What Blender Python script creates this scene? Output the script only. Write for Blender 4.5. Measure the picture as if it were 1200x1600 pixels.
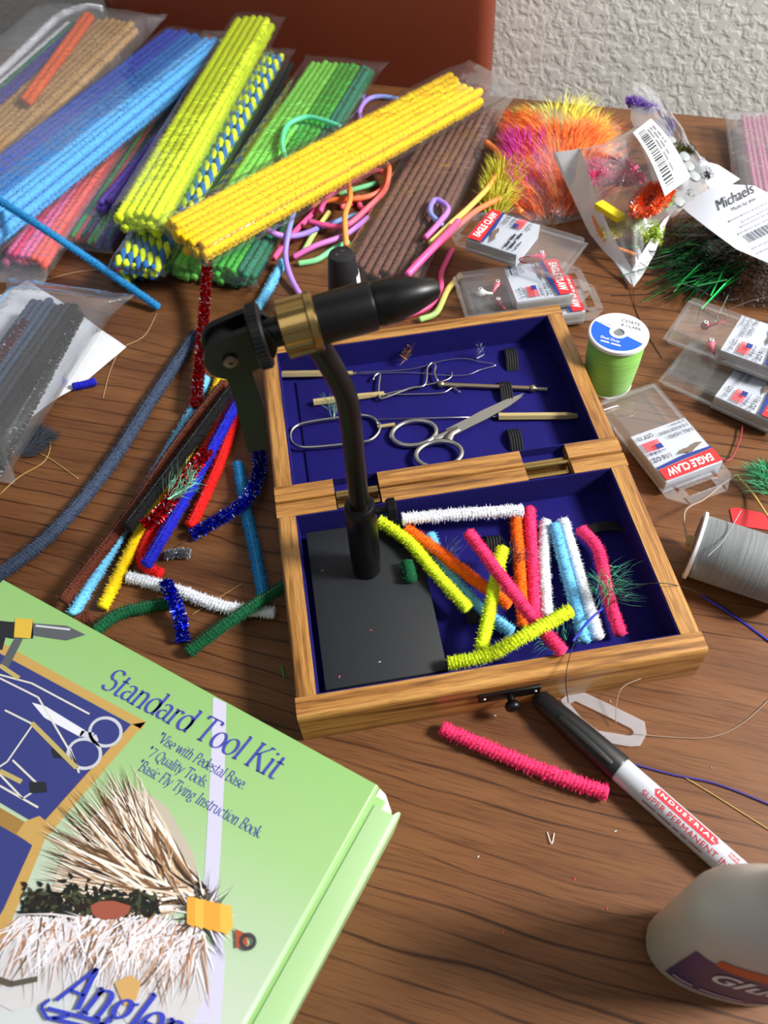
import bpy, bmesh, math, random
from mathutils import Vector, Matrix, noise as mnoise

# ---------------------------------------------------------------- camera, world, lights
for o in list(bpy.data.objects): bpy.data.objects.remove(o)
scene = bpy.context.scene
COL = scene.collection
CZ = 0.43                       # camera height above the table top (m)
FPX = 1300.0                    # focal length in pixels of the 1200x1600 frame
PITCH, ROLL = math.radians(53.53), math.radians(-4.18)
_F = Vector((0, math.cos(PITCH), -math.sin(PITCH)))
_rt = Vector((1, 0, 0)); _up = _rt.cross(_F)
_R = _rt*math.cos(ROLL) + _up*math.sin(ROLL)
_U = -_rt*math.sin(ROLL) + _up*math.cos(ROLL)
CAM = Vector((0, 0, CZ))
cam_d = bpy.data.cameras.new('camera'); cam = bpy.data.objects.new('camera', cam_d); COL.objects.link(cam)
cam.matrix_world = Matrix(((_R.x, _U.x, -_F.x, 0), (_R.y, _U.y, -_F.y, 0), (_R.z, _U.z, -_F.z, CZ), (0, 0, 0, 1)))
cam_d.sensor_fit = 'VERTICAL'; cam_d.sensor_height = 36.0; cam_d.sensor_width = 27.0
cam_d.lens = FPX/1600*36.0
cam_d.clip_start = 0.01
cam_d.dof.use_dof = True; cam_d.dof.focus_distance = 0.50; cam_d.dof.aperture_fstop = 11.0
scene.camera = cam

world = bpy.data.worlds.new('world'); scene.world = world; world.use_nodes = True
bg = world.node_tree.nodes['Background']; bg.inputs[0].default_value = (0.80, 0.88, 1.0, 1); bg.inputs[1].default_value = 0.17

def area_light(name, loc, target, size, size_y, power, color):
    d = bpy.data.lights.new(name, 'AREA'); d.shape = 'RECTANGLE'; d.size = size; d.size_y = size_y; d.energy = power; d.color = color
    o = bpy.data.objects.new(name, d); COL.objects.link(o); o.location = loc
    o.rotation_euler = (Vector(target) - Vector(loc)).to_track_quat('-Z', 'Y').to_euler()
    return o
area_light('window_light', (1.55, 0.02, 1.36), (0.05, 0.35, 0.0), 0.38, 0.38, 78, (1.0, 0.985, 0.96))
area_light('overhead_fill_light', (-0.5, -0.5, 1.9), (0, 0.4, 0), 1.2, 1.2, 5, (1.0, 0.97, 0.93))  # added fill from overhead that lifts the ambient, not a lamp of the room
vs = scene.view_settings
vs.view_transform = 'Standard'; vs.look = 'None'; vs.gamma = 1.0; vs.use_curve_mapping = False; vs.exposure = 0.0

rnd = random.Random(7)
PI = math.pi

# ---------------------------------------------------------------- helpers
def ray(px, py): return _F + _R*((px-600)/FPX) + _U*((800-py)/FPX)
def at(px, py, z=0.0):
    d = ray(px, py); return CAM + d*((z-CZ)/d.z)
def on_plane(px, py, P, n):
    d = ray(px, py); return CAM + d*((P-CAM).dot(n)/d.dot(n))
def lin(c):
    return tuple((x/12.92 if x <= 0.04045 else ((x+0.055)/1.055)**2.4) for x in c)
def rgb(r, g, b): return lin((r/255, g/255, b/255))

class MB:
    """collects geometry; several material slots"""
    def __init__(s): s.v = []; s.f = []; s.m = []; s.c = []
    def add(s, vs, fs, m=0):
        k = len(s.v); s.v += [Vector(v) for v in vs]; s.f += [tuple(i+k for i in f) for f in fs]; s.m += [m]*len(fs); return s
    def box(s, c, d, m=0, M=None):
        x, y, z = d[0]/2, d[1]/2, d[2]/2; c = Vector(c)
        vs = [Vector((a, b, e)) for a in (-x, x) for b in (-y, y) for e in (-z, z)]
        if M is not None: vs = [M @ v for v in vs]
        return s.add([v + c for v in vs], [(0,1,3,2),(4,6,7,5),(0,4,5,1),(2,3,7,6),(0,2,6,4),(1,5,7,3)], m)
    def rbox(s, c, d, r=0.001, seg=2, m=0, M=None):
        bm = bmesh.new(); bmesh.ops.create_cube(bm, size=1)
        bmesh.ops.scale(bm, vec=d, verts=bm.verts)
        bmesh.ops.bevel(bm, geom=list(bm.edges), offset=min(r, min(d)*0.49), segments=seg, affect='EDGES', profile=0.5)
        bm.verts.ensure_lookup_table()
        c = Vector(c); vs = [(M @ v.co if M is not None else v.co.copy()) + c for v in bm.verts]
        s.add(vs, [tuple(v.index for v in f.verts) for f in bm.faces], m); bm.free(); return s
    def tube(s, path, r, n=8, m=0, cap=True, flat=1.0, up=None, twist=0.0):
        path = [Vector(p) for p in path]; N = len(path)
        rs = r if isinstance(r, (list, tuple)) else [r]*N
        fr = frames(path, up); k = len(s.v)
        for i, p in enumerate(path):
            a, b = fr[i]
            for j in range(n):
                t = 2*PI*j/n + twist*i
                s.v.append(p + a*(math.cos(t)*rs[i]) + b*(math.sin(t)*rs[i]*flat))
        for i in range(N-1):
            for j in range(n):
                s.f.append((k+i*n+j, k+i*n+(j+1) % n, k+(i+1)*n+(j+1) % n, k+(i+1)*n+j)); s.m.append(m)
        if cap:
            s.f.append(tuple(k+j for j in reversed(range(n)))); s.m.append(m)
            s.f.append(tuple(k+(N-1)*n+j for j in range(n))); s.m.append(m)
        return s
    def lathe(s, prof, o, ax, n=24, m=0, cap=True):
        """prof: list of (distance along axis, radius)"""
        o = Vector(o); ax = Vector(ax).normalized()
        ref = Vector((0, 0, 1)) if abs(ax.z) < 0.9 else Vector((1, 0, 0))
        a = ax.cross(ref).normalized(); b = ax.cross(a); k = len(s.v); N = len(prof)
        for (d, r) in prof:
            for j in range(n):
                t = 2*PI*j/n; s.v.append(o + ax*d + a*(r*math.cos(t)) + b*(r*math.sin(t)))
        for i in range(N-1):
            for j in range(n):
                s.f.append((k+i*n+j, k+i*n+(j+1) % n, k+(i+1)*n+(j+1) % n, k+(i+1)*n+j)); s.m.append(m)
        if cap:
            s.f.append(tuple(k+j for j in reversed(range(n)))); s.m.append(m)
            s.f.append(tuple(k+(N-1)*n+j for j in range(n))); s.m.append(m)
        return s
    def prism(s, poly, z0, z1, m=0, M=None):
        n = len(poly); vs = [Vector((x, y, z0)) for x, y in poly] + [Vector((x, y, z1)) for x, y in poly]
        if M is not None: vs = [M @ v for v in vs]
        return s.add(vs, [tuple(reversed(range(n))), tuple(range(n, 2*n))] + [(i, (i+1) % n, n+(i+1) % n, n+i) for i in range(n)], m)
    def poly(s, pts, m=0): return s.add(pts, [tuple(range(len(pts)))], m)

def frames(path, up=None):
    N = len(path); T = []
    for i in range(N):
        d = path[min(i+1, N-1)] - path[max(i-1, 0)]
        T.append(d.normalized() if d.length > 1e-9 else Vector((1, 0, 0)))
    ref = Vector(up) if up else (Vector((0, 0, 1)) if abs(T[0].z) < 0.9 else Vector((1, 0, 0)))
    a = T[0].cross(ref).normalized(); out = []
    for t in T:
        a = (a - t*a.dot(t)); a = a.normalized() if a.length > 1e-9 else t.orthogonal().normalized()
        out.append((a.copy(), t.cross(a)*-1))
    return out

def spline(P, n=12):
    P = [Vector(p) for p in P]
    if len(P) < 3: return [P[0].lerp(P[1], i/n) for i in range(n+1)]
    Q = [P[0]*2-P[1]] + P + [P[-1]*2-P[-2]]; out = []
    for i in range(1, len(Q)-2):
        for k in range(n):
            t = k/n; a, b, c, d = Q[i-1], Q[i], Q[i+1], Q[i+2]
            out.append(0.5*((2*b) + (c-a)*t + (2*a-5*b+4*c-d)*t*t + (3*b-a-3*c+d)*t**3))
    out.append(P[-1]); return out
def resample(path, ds):
    L = [0]
    for i in range(1, len(path)): L.append(L[-1] + (path[i]-path[i-1]).length)
    n = max(2, int(L[-1]/ds)); out = []; j = 0
    for i in range(n+1):
        s = L[-1]*i/n
        while j < len(L)-2 and L[j+1] < s: j += 1
        t = (s-L[j])/max(1e-9, L[j+1]-L[j]); out.append(path[j].lerp(path[j+1], t))
    return out

def _finish(me, mats, smooth):
    for m in (mats if isinstance(mats, (list, tuple)) else [mats]): me.materials.append(m)
    if smooth: me.polygons.foreach_set('use_smooth', [True]*len(me.polygons))
def mesh(name, mb, mats, smooth=False, sharp=None):
    me = bpy.data.meshes.new(name); me.from_pydata([tuple(v) for v in mb.v], [], mb.f)
    _finish(me, mats, smooth); me.polygons.foreach_set('material_index', mb.m); me.update()
    if smooth and sharp: me.set_sharp_from_angle(angle=math.radians(sharp))
    return me
def empty(name, loc, rz=0.0, label=None, cat=None, group=None):
    o = bpy.data.objects.new(name, None); COL.objects.link(o); o.location = loc; o.rotation_euler = (0, 0, rz); o.empty_display_size = 0.01
    return tag(o, label, cat, group)
def tag(o, label=None, cat=None, group=None, kind=None):
    if label: o['label'] = label
    if cat: o['category'] = cat
    if group: o['group'] = group
    if kind: o['kind'] = kind
    return o
def part(name, mb, mats, parent, smooth=False, sharp=None, label=None):
    """mesh in the parent's local frame"""
    o = bpy.data.objects.new(name, mesh(name, mb, mats, smooth, sharp)); COL.objects.link(o); o.parent = parent
    if label: o['label'] = label
    return o
def wpart(name, mb, mats, parent, smooth=False, sharp=None, label=None):
    """mesh given in world coordinates, put under a parent"""
    p = parent; M = Matrix.Identity(4)
    while p: M = p.matrix_basis @ M; p = p.parent
    Mi = M.inverted(); mb.v = [Mi @ v for v in mb.v]
    return part(name, mb, mats, parent, smooth, sharp, label)
def solo(name, mb, mats, label, cat, group=None, smooth=False, sharp=None, origin=None, kind=None):
    """one-mesh thing given in world coordinates; origin at its base"""
    if origin is None:
        n = len(mb.v); origin = Vector((sum(v.x for v in mb.v)/n, sum(v.y for v in mb.v)/n, min(v.z for v in mb.v)))
    mb.v = [v-origin for v in mb.v]
    o = bpy.data.objects.new(name, mesh(name, mb, mats, smooth, sharp)); COL.objects.link(o); o.location = origin
    return tag(o, label, cat, group, kind)

# ---------------------------------------------------------------- materials
MATS = {}
def nodes_of(m):
    m.use_nodes = True; nt = m.node_tree; return nt, nt.nodes, nt.links, nt.nodes['Principled BSDF']
def M(name, col=(0.8, 0.8, 0.8), rough=0.5, metal=0.0, bump=0.0, bscale=400, var=0.0, vscale=60, sheen=0.0, coat=0.0, alpha=1.0, spec=0.5, sss=0.0, trans=0.0):
    if name in MATS: return MATS[name]
    m = bpy.data.materials.new(name); nt, N, L, p = nodes_of(m); MATS[name] = m
    p.inputs['Base Color'].default_value = (*col, 1); p.inputs['Roughness'].default_value = rough; p.inputs['Metallic'].default_value = metal
    p.inputs['Specular IOR Level'].default_value = spec
    if sheen: p.inputs['Sheen Weight'].default_value = sheen; p.inputs['Sheen Tint'].default_value = (*[min(1, c*1.5+0.1) for c in col], 1)
    if coat: p.inputs['Coat Weight'].default_value = coat; p.inputs['Coat Roughness'].default_value = 0.12
    if sss: p.inputs['Subsurface Weight'].default_value = sss; p.inputs['Subsurface Radius'].default_value = (0.006, 0.006, 0.005); p.inputs['Subsurface Scale'].default_value = 1.0
    if trans: p.inputs['Transmission Weight'].default_value = trans
    if alpha < 1: p.inputs['Alpha'].default_value = alpha
    tc = N.new('ShaderNodeTexCoord')
    if var:
        n = N.new('ShaderNodeTexNoise'); n.inputs['Scale'].default_value = vscale; n.inputs['Detail'].default_value = 4; L.new(tc.outputs['Object'], n.inputs['Vector'])
        r = N.new('ShaderNodeMix'); r.data_type = 'RGBA'
        r.inputs[6].default_value = (*[max(0, c*(1-var)) for c in col], 1); r.inputs[7].default_value = (*[min(1, c*(1+var)) for c in col], 1)
        L.new(n.outputs['Fac'], r.inputs[0]); L.new(r.outputs[2], p.inputs['Base Color'])
    if bump:
        n = N.new('ShaderNodeTexNoise'); n.inputs['Scale'].default_value = bscale; n.inputs['Detail'].default_value = 3; L.new(tc.outputs['Object'], n.inputs['Vector'])
        b = N.new('ShaderNodeBump'); b.inputs['Strength'].default_value = bump; b.inputs['Distance'].default_value = 0.001
        L.new(n.outputs['Fac'], b.inputs['Height']); L.new(b.outputs['Normal'], p.inputs['Normal'])
    return m
def ramp(N, stops):
    r = N.new('ShaderNodeValToRGB'); e = r.color_ramp.elements
    while len(e) > 1: e.remove(e[-1])
    e[0].position, e[0].color = stops[0][0], (*stops[0][1], 1)
    for pos, c in stops[1:]:
        q = e.new(pos); q.color = (*c, 1)
    return r
def film(name, tint=(1, 1, 1), gloss=0.06, rough=0.06, milk=0.0, bump=0.35, bscale=90):
    """thin clear plastic film: see-through with a surface gloss, a little milky"""
    if name in MATS: return MATS[name]
    m = bpy.data.materials.new(name); MATS[name] = m; nt, N, L, p = nodes_of(m)
    out = N['Material Output']; N.remove(p)
    tr = N.new('ShaderNodeBsdfTransparent'); tr.inputs[0].default_value = (*tint, 1)
    gl = N.new('ShaderNodeBsdfGlossy'); gl.inputs['Roughness'].default_value = rough
    df = N.new('ShaderNodeBsdfDiffuse'); df.inputs[0].default_value = (0.9, 0.92, 0.95, 1)
    lw = N.new('ShaderNodeLayerWeight'); lw.inputs['Blend'].default_value = 0.12
    add = N.new('ShaderNodeMath'); add.operation = 'MULTIPLY_ADD'; add.inputs[1].default_value = 0.45; add.inputs[2].default_value = gloss; add.use_clamp = True
    mx = N.new('ShaderNodeMixShader'); mx2 = N.new('ShaderNodeMixShader'); mx2.inputs[0].default_value = milk
    tc = N.new('ShaderNodeTexCoord'); n = N.new('ShaderNodeTexNoise'); n.inputs['Scale'].default_value = bscale; n.inputs['Detail'].default_value = 2; n.inputs['Distortion'].default_value = 0.8
    b = N.new('ShaderNodeBump'); b.inputs['Strength'].default_value = bump; b.inputs['Distance'].default_value = 0.002
    L.new(tc.outputs['Object'], n.inputs['Vector']); L.new(n.outputs['Fac'], b.inputs['Height'])
    L.new(b.outputs['Normal'], gl.inputs['Normal']); L.new(b.outputs['Normal'], lw.inputs['Normal'])
    L.new(lw.outputs[0], add.inputs[0]); L.new(tr.outputs[0], mx2.inputs[1]); L.new(df.outputs[0], mx2.inputs[2])
    L.new(add.outputs[0], mx.inputs[0]); L.new(mx2.outputs[0], mx.inputs[1]); L.new(gl.outputs[0], mx.inputs[2]); L.new(mx.outputs[0], out.inputs[0])
    return m
def wood_case():
    m = bpy.data.materials.new('oak_case'); nt, N, L, p = nodes_of(m)
    tc = N.new('ShaderNodeTexCoord'); mp = N.new('ShaderNodeMapping'); mp.inputs['Scale'].default_value = (9, 260, 260); L.new(tc.outputs['Object'], mp.inputs[0])
    oi = N.new('ShaderNodeObjectInfo'); va = N.new('ShaderNodeVectorMath'); va.operation = 'ADD'; L.new(mp.outputs[0], va.inputs[0])
    sc = N.new('ShaderNodeVectorMath'); sc.operation = 'SCALE'; sc.inputs[0].default_value = (37, 21, 13); L.new(oi.outputs['Random'], sc.inputs['Scale']); L.new(sc.outputs[0], va.inputs[1])
    n = N.new('ShaderNodeTexNoise'); n.inputs['Scale'].default_value = 1.0; n.inputs['Detail'].default_value = 5; n.inputs['Distortion'].default_value = 0.6; L.new(va.outputs[0], n.inputs['Vector'])
    r = ramp(N, [(0.30, rgb(94, 58, 24)), (0.42, rgb(150, 101, 48)), (0.55, rgb(178, 128, 66)), (0.75, rgb(196, 148, 84))]); L.new(n.outputs['Fac'], r.inputs[0])
    mp2 = N.new('ShaderNodeMapping'); mp2.inputs['Scale'].default_value = (60, 1500, 1500); L.new(tc.outputs['Object'], mp2.inputs[0])
    n2 = N.new('ShaderNodeTexNoise'); n2.inputs['Scale'].default_value = 1.0; n2.inputs['Detail'].default_value = 2; L.new(mp2.outputs[0], n2.inputs['Vector'])
    r2 = ramp(N, [(0.36, (0.45, 0.40, 0.35)), (0.50, (1, 1, 1))]); L.new(n2.outputs['Fac'], r2.inputs[0])
    mx = N.new('ShaderNodeMix'); mx.data_type = 'RGBA'; mx.blend_type = 'MULTIPLY'; mx.inputs[0].default_value = 0.75
    L.new(r.outputs[0], mx.inputs[6]); L.new(r2.outputs[0], mx.inputs[7]); L.new(mx.outputs[2], p.inputs['Base Color'])
    b = N.new('ShaderNodeBump'); b.inputs['Strength'].default_value = 0.35; b.inputs['Distance'].default_value = 0.0004; L.new(n2.outputs['Fac'], b.inputs['Height']); L.new(b.outputs[0], p.inputs['Normal'])
    p.inputs['Roughness'].default_value = 0.36; p.inputs['Coat Weight'].default_value = 0.25; p.inputs['Coat Roughness'].default_value = 0.2
    return m
def wood_table():
    m = bpy.data.materials.new('walnut_laminate'); nt, N, L, p = nodes_of(m)
    tc = N.new('ShaderNodeTexCoord')
    def mapped(sx, sy, sz=1, loc=(0, 0, 0)):
        q = N.new('ShaderNodeMapping'); q.inputs['Scale'].default_value = (sx, sy, sz); q.inputs['Location'].default_value = loc; L.new(tc.outputs['Object'], q.inputs[0]); return q.outputs[0]
    def nz(v, sc, det=3, dist=0.0):
        q = N.new('ShaderNodeTexNoise'); q.inputs['Scale'].default_value = sc; q.inputs['Detail'].default_value = det; q.inputs['Distortion'].default_value = dist; L.new(v, q.inputs['Vector']); return q.outputs['Fac']
    def math_(op, a, b=None):
        q = N.new('ShaderNodeMath'); q.operation = op
        for i, x in enumerate((a, b)):
            if x is None: continue
            if isinstance(x, (int, float)): q.inputs[i].default_value = x
            else: L.new(x, q.inputs[i])
        return q.outputs[0]
    # slow wander of the grain, then thin dark growth lines along x
    warp = nz(mapped(3.2, 9.0), 1.0, 3, 0.2)
    sep = N.new('ShaderNodeSeparateXYZ'); L.new(tc.outputs['Object'], sep.inputs[0])
    y = math_('ADD', math_('MULTIPLY', sep.outputs[1], 95.0), math_('MULTIPLY', warp, 5.0))
    fr = math_('FRACT', y)
    tri = math_('ABSOLUTE', math_('SUBTRACT', fr, 0.5))               # 0 at a line centre
    jit = nz(mapped(30, 420), 1.0, 4)
    ln = N.new('ShaderNodeMapRange'); ln.inputs[1].default_value = 0.0; ln.inputs[2].default_value = 0.085; ln.inputs[3].default_value = 1.0; ln.inputs[4].default_value = 0.0
    L.new(math_('ADD', tri, math_('MULTIPLY', math_('SUBTRACT', jit, 0.5), 0.16)), ln.inputs[0])
    mask = N.new('ShaderNodeMapRange'); mask.inputs[1].default_value = 0.36; mask.inputs[2].default_value = 0.52; L.new(nz(mapped(7, 26, 1, (3, 5, 0)), 1.0, 3), mask.inputs[0])
    line = math_('MULTIPLY', ln.outputs[0], mask.outputs[0])
    broad = nz(mapped(4, 55), 1.0, 5, 0.3)
    r = ramp(N, [(0.22, rgb(88, 54, 31)), (0.45, rgb(106, 68, 41)), (0.60, rgb(116, 76, 46)), (0.8, rgb(126, 84, 52))]); L.new(broad, r.inputs[0])
    pores = nz(mapped(45, 1300), 1.0, 2)
    pr_ = ramp(N, [(0.34, (0.62, 0.58, 0.56)), (0.50, (1, 1, 1))]); L.new(pores, pr_.inputs[0])
    mx = N.new('ShaderNodeMix'); mx.data_type = 'RGBA'; mx.blend_type = 'MULTIPLY'; mx.inputs[0].default_value = 0.8; L.new(r.outputs[0], mx.inputs[6]); L.new(pr_.outputs[0], mx.inputs[7])
    m2 = N.new('ShaderNodeMix'); m2.data_type = 'RGBA'; L.new(math_('MULTIPLY', line, 0.9), m2.inputs[0]); L.new(mx.outputs[2], m2.inputs[6]); m2.inputs[7].default_value = (*rgb(48, 26, 15), 1)
    L.new(m2.outputs[2], p.inputs['Base Color'])
    p.inputs['Roughness'].default_value = 0.40; p.inputs['Specular IOR Level'].default_value = 0.28
    b = N.new('ShaderNodeBump'); b.inputs['Strength'].default_value = 0.25; b.inputs['Distance'].default_value = 0.0004; L.new(pores, b.inputs['Height']); L.new(b.outputs[0], p.inputs['Normal'])
    return m
def plaster():
    m = bpy.data.materials.new('textured_plaster'); nt, N, L, p = nodes_of(m)
    tc = N.new('ShaderNodeTexCoord')
    n = N.new('ShaderNodeTexNoise'); n.inputs['Scale'].default_value = 105; n.inputs['Detail'].default_value = 4; n.inputs['Distortion'].default_value = 0.5; L.new(tc.outputs['Object'], n.inputs['Vector'])
    r = ramp(N, [(0.40, (0, 0, 0)), (0.58, (1, 1, 1))]); L.new(n.outputs['Fac'], r.inputs[0])
    b = N.new('ShaderNodeBump'); b.inputs['Strength'].default_value = 0.32; b.inputs['Distance'].default_value = 0.002; L.new(r.outputs[0], b.inputs['Height']); L.new(b.outputs[0], p.inputs['Normal'])
    p.inputs['Base Color'].default_value = (*rgb(240, 237, 229), 1); p.inputs['Roughness'].default_value = 0.9
    return m
def attr_mat(name, rough=0.5, metal=0.0, sheen=0.0, coat=0.0):
    if name in MATS: return MATS[name]
    m = bpy.data.materials.new(name); MATS[name] = m; nt, N, L, p = nodes_of(m)
    a = N.new('ShaderNodeVertexColor'); a.layer_name = 'col'; L.new(a.outputs[0], p.inputs['Base Color'])
    p.inputs['Roughness'].default_value = rough; p.inputs['Metallic'].default_value = metal
    if sheen: p.inputs['Sheen Weight'].default_value = sheen
    if coat: p.inputs['Coat Weight'].default_value = coat
    return m
def set_cols(o, cols):
    """per-vertex colours on the mesh of o"""
    a = o.data.color_attributes.new('col', 'FLOAT_COLOR', 'POINT')
    a.data.foreach_set('color', [x for c in cols for x in (c[0], c[1], c[2], 1.0)])

# ---------------------------------------------------------------- lettering
_TX = {}
def text2d(body, size=1.0, shear=0.0, bold=0.0, space=1.0):
    """outlines of a line of print as 2-D triangles (baseline at y = 0, starts at x = 0)"""
    key = (body, shear, bold, space)
    if key not in _TX:
        cu = bpy.data.curves.new('type', 'FONT'); cu.body = body; cu.size = 1.0; cu.shear = shear; cu.offset = bold; cu.space_character = space; cu.resolution_u = 3
        o = bpy.data.objects.new('type', cu); COL.objects.link(o); bpy.context.view_layer.update()
        me = o.evaluated_get(bpy.context.evaluated_depsgraph_get()).to_mesh()
        vs = [(v.co.x, v.co.y) for v in me.vertices]; fs = [tuple(p.vertices) for p in me.polygons]
        o.to_mesh_clear(); bpy.data.objects.remove(o); bpy.data.curves.remove(cu)
        x0 = min((v[0] for v in vs), default=0); vs = [(x-x0, y) for x, y in vs]
        _TX[key] = (vs, fs)
    vs, fs = _TX[key]; return [(x*size, y*size) for x, y in vs], fs
def text_w(t): return max((v[0] for v in t[0]), default=0)
def write(mb, body, fn, width=None, size=None, m=0, shear=0.0, bold=0.0, space=1.0, center=False, height=None):
    """put a line of print through fn(x, y) -> Vector; width or size sets its scale"""
    vs, fs = text2d(body, 1.0, shear, bold, space); w = max(v[0] for v in vs)
    s = width/w if width else size; sy = (height/0.7) if height else s
    dx = -w*s/2 if center else 0
    mb.add([fn(x*s+dx, y*sy) for x, y in vs], fs, m)

def smallprint(mb, fn, width, height, seed=1, words=5):
    """print too small to read in the photograph: word-long strokes"""
    rg = random.Random(seed); ws = [rg.uniform(.6, 1.6) for _ in range(words)]; gap = .25; tot = sum(ws)+gap*(words-1); x = 0.0; s = width/tot
    for w_ in ws:
        n_ = 4
        for i in range(n_):
            a, b = x+w_*s*i/n_, x+w_*s*(i+1)/n_; mb.poly([fn(a, 0), fn(b, 0), fn(b, height), fn(a, height)])
        x += (w_+gap)*s
# broad-nib serif letters (strokes swept with a slanted nib), cap height 0.70, x height 0.46
def arc(cx, cy, rx, ry, a0, a1, n=14): return [(cx+rx*math.cos(math.radians(a0+(a1-a0)*i/n)), cy+ry*math.sin(math.radians(a0+(a1-a0)*i/n))) for i in range(n+1)]
def _ser(x, y, w=0.09): return [(x-w, y), (x+w, y)]
_bowl = arc(.23, .23, .19, .23, 40, 400, 24)
GL = {
 'S': (.50, [arc(.25, .52, .18, .17, 25, 270, 16) + arc(.25, .18, .19, .18, 90, -155, 16)]),
 't': (.30, [[(.13, .62), (.13, .10)] + arc(.22, .09, .09, .09, 180, 320, 8), [(.02, .45), (.27, .45)]]),
 'a': (.45, [arc(.20, .33, .14, .13, 150, 0, 10) + [(.34, .05), (.40, .0), (.44, .04)], arc(.20, .14, .15, .13, 70, 330, 16)]),
 'n': (.50, [[(.10, .46), (.10, .0)], arc(.24, .30, .14, .16, 170, 0, 10) + [(.38, .0)], _ser(.10, .0), _ser(.38, .0), [(.02, .44), (.10, .46)]]),
 'd': (.48, [_bowl, [(.40, .70), (.40, .0)], [(.30, .69), (.40, .70)], [(.40, .01), (.46, .01)]]),
 'r': (.34, [[(.10, .46), (.10, .0)], arc(.22, .30, .12, .16, 170, 40, 8), _ser(.10, .0), [(.02, .44), (.10, .46)]]),
 'T': (.56, [[(.03, .70), (.53, .70)], [(.28, .70), (.28, .0)], _ser(.28, .0, .10), [(.03, .70), (.03, .60)], [(.53, .70), (.53, .60)]]),
 'o': (.46, [_bowl]),
 'l': (.20, [[(.10, .70), (.10, .0)], _ser(.10, .0, .08), [(.02, .69), (.10, .70)]]),
 'K': (.60, [[(.12, .70), (.12, .0)], [(.48, .70), (.14, .34)], [(.22, .42), (.54, .0)], _ser(.12, .0), _ser(.12, .70), _ser(.48, .70, .08), _ser(.54, .0, .07)]),
 'i': (.20, [[(.10, .46), (.10, .0)], _ser(.10, .0, .08), [(.02, .44), (.10, .46)], [(.10, .60), (.10, .66)]]),
 'V': (.58, [[(.06, .70), (.29, .0)], [(.29, .0), (.52, .70)], _ser(.06, .70, .08), _ser(.52, .70, .07)]),
 's': (.36, [arc(.18, .34, .12, .11, 30, 270, 10) + arc(.18, .115, .13, .115, 90, -150, 10)]),
 'e': (.42, [[(.06, .25), (.36, .25)] + arc(.21, .23, .17, .23, 5, 315, 18)]),
 'w': (.66, [[(.04, .46), (.18, .0)], [(.18, .0), (.33, .46)], [(.33, .46), (.47, .0)], [(.47, .0), (.62, .46)], _ser(.04, .46, .05), _ser(.62, .46, .05)]),
 'h': (.50, [[(.10, .70), (.10, .0)], arc(.24, .30, .14, .16, 170, 0, 10) + [(.38, .0)], _ser(.10, .0), _ser(.38, .0), [(.02, .69), (.10, .70)]]),
 'P': (.50, [[(.12, .70), (.12, .0)], [(.12, .70), (.26, .70)] + arc(.26, .52, .18, .18, 90, -90, 12) + [(.12, .34)], _ser(.12, .0)]),
 'B': (.54, [[(.12, .70), (.12, .0)], [(.06, .70), (.26, .70)] + arc(.26, .54, .16, .16, 90, -90, 12) + [(.12, .38)], [(.28, .38)] + arc(.28, .19, .19, .19, 90, -90, 12) + [(.06, .0)]]),
 '.': (.16, [[(.07, .0), (.07, .08)]]),
 '7': (.46, [[(.05, .66), (.42, .66), (.18, .0)]]),
 'Q': (.66, [arc(.32, .35, .27, .35, 0, 360, 26), [(.34, .04), (.50, -.10), (.64, -.12)]]),
 'u': (.50, [[(.10, .46), (.10, .14)] + arc(.23, .14, .13, .14, 180, 350, 10), [(.38, .46), (.38, .0)], [(.02, .45), (.10, .46)]]),
 'y': (.46, [[(.05, .46), (.22, .03)], [(.40, .46), (.20, -.02), (.12, -.18), (.04, -.20)], _ser(.05, .46, .05), _ser(.40, .46, .05)]),
 'c': (.40, [arc(.22, .23, .18, .23, 45, 315, 16)]),
 'F': (.48, [[(.12, .70), (.12, .0)], [(.06, .70), (.44, .70), (.44, .60)], [(.12, .38), (.34, .38)], _ser(.12, .0)]),
 'g': (.46, [arc(.20, .29, .14, .16, 40, 400, 20), arc(.20, -.08, .17, .11, 120, 420, 20), [(.12, .13), (.08, .07), (.18, .03)], [(.32, .42), (.42, .45)]]),
 'I': (.26, [[(.13, .70), (.13, .0)], _ser(.13, .0), _ser(.13, .70)]),
 'k': (.48, [[(.10, .70), (.10, .0)], [(.36, .46), (.12, .20)], [(.18, .26), (.42, .0)], _ser(.10, .0), [(.02, .69), (.10, .70)]]),
 'A': (.60, [[(.06, .0), (.32, .72)], [(.32, .72), (.54, .0)], [(.16, .24), (.47, .24)]]),
 '*': (.30, [[(.14, .50), (.14, .74)], [(.04, .56), (.24, .68)], [(.24, .56), (.04, .68)]]),
 ' ': (.24, []),
}
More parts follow.
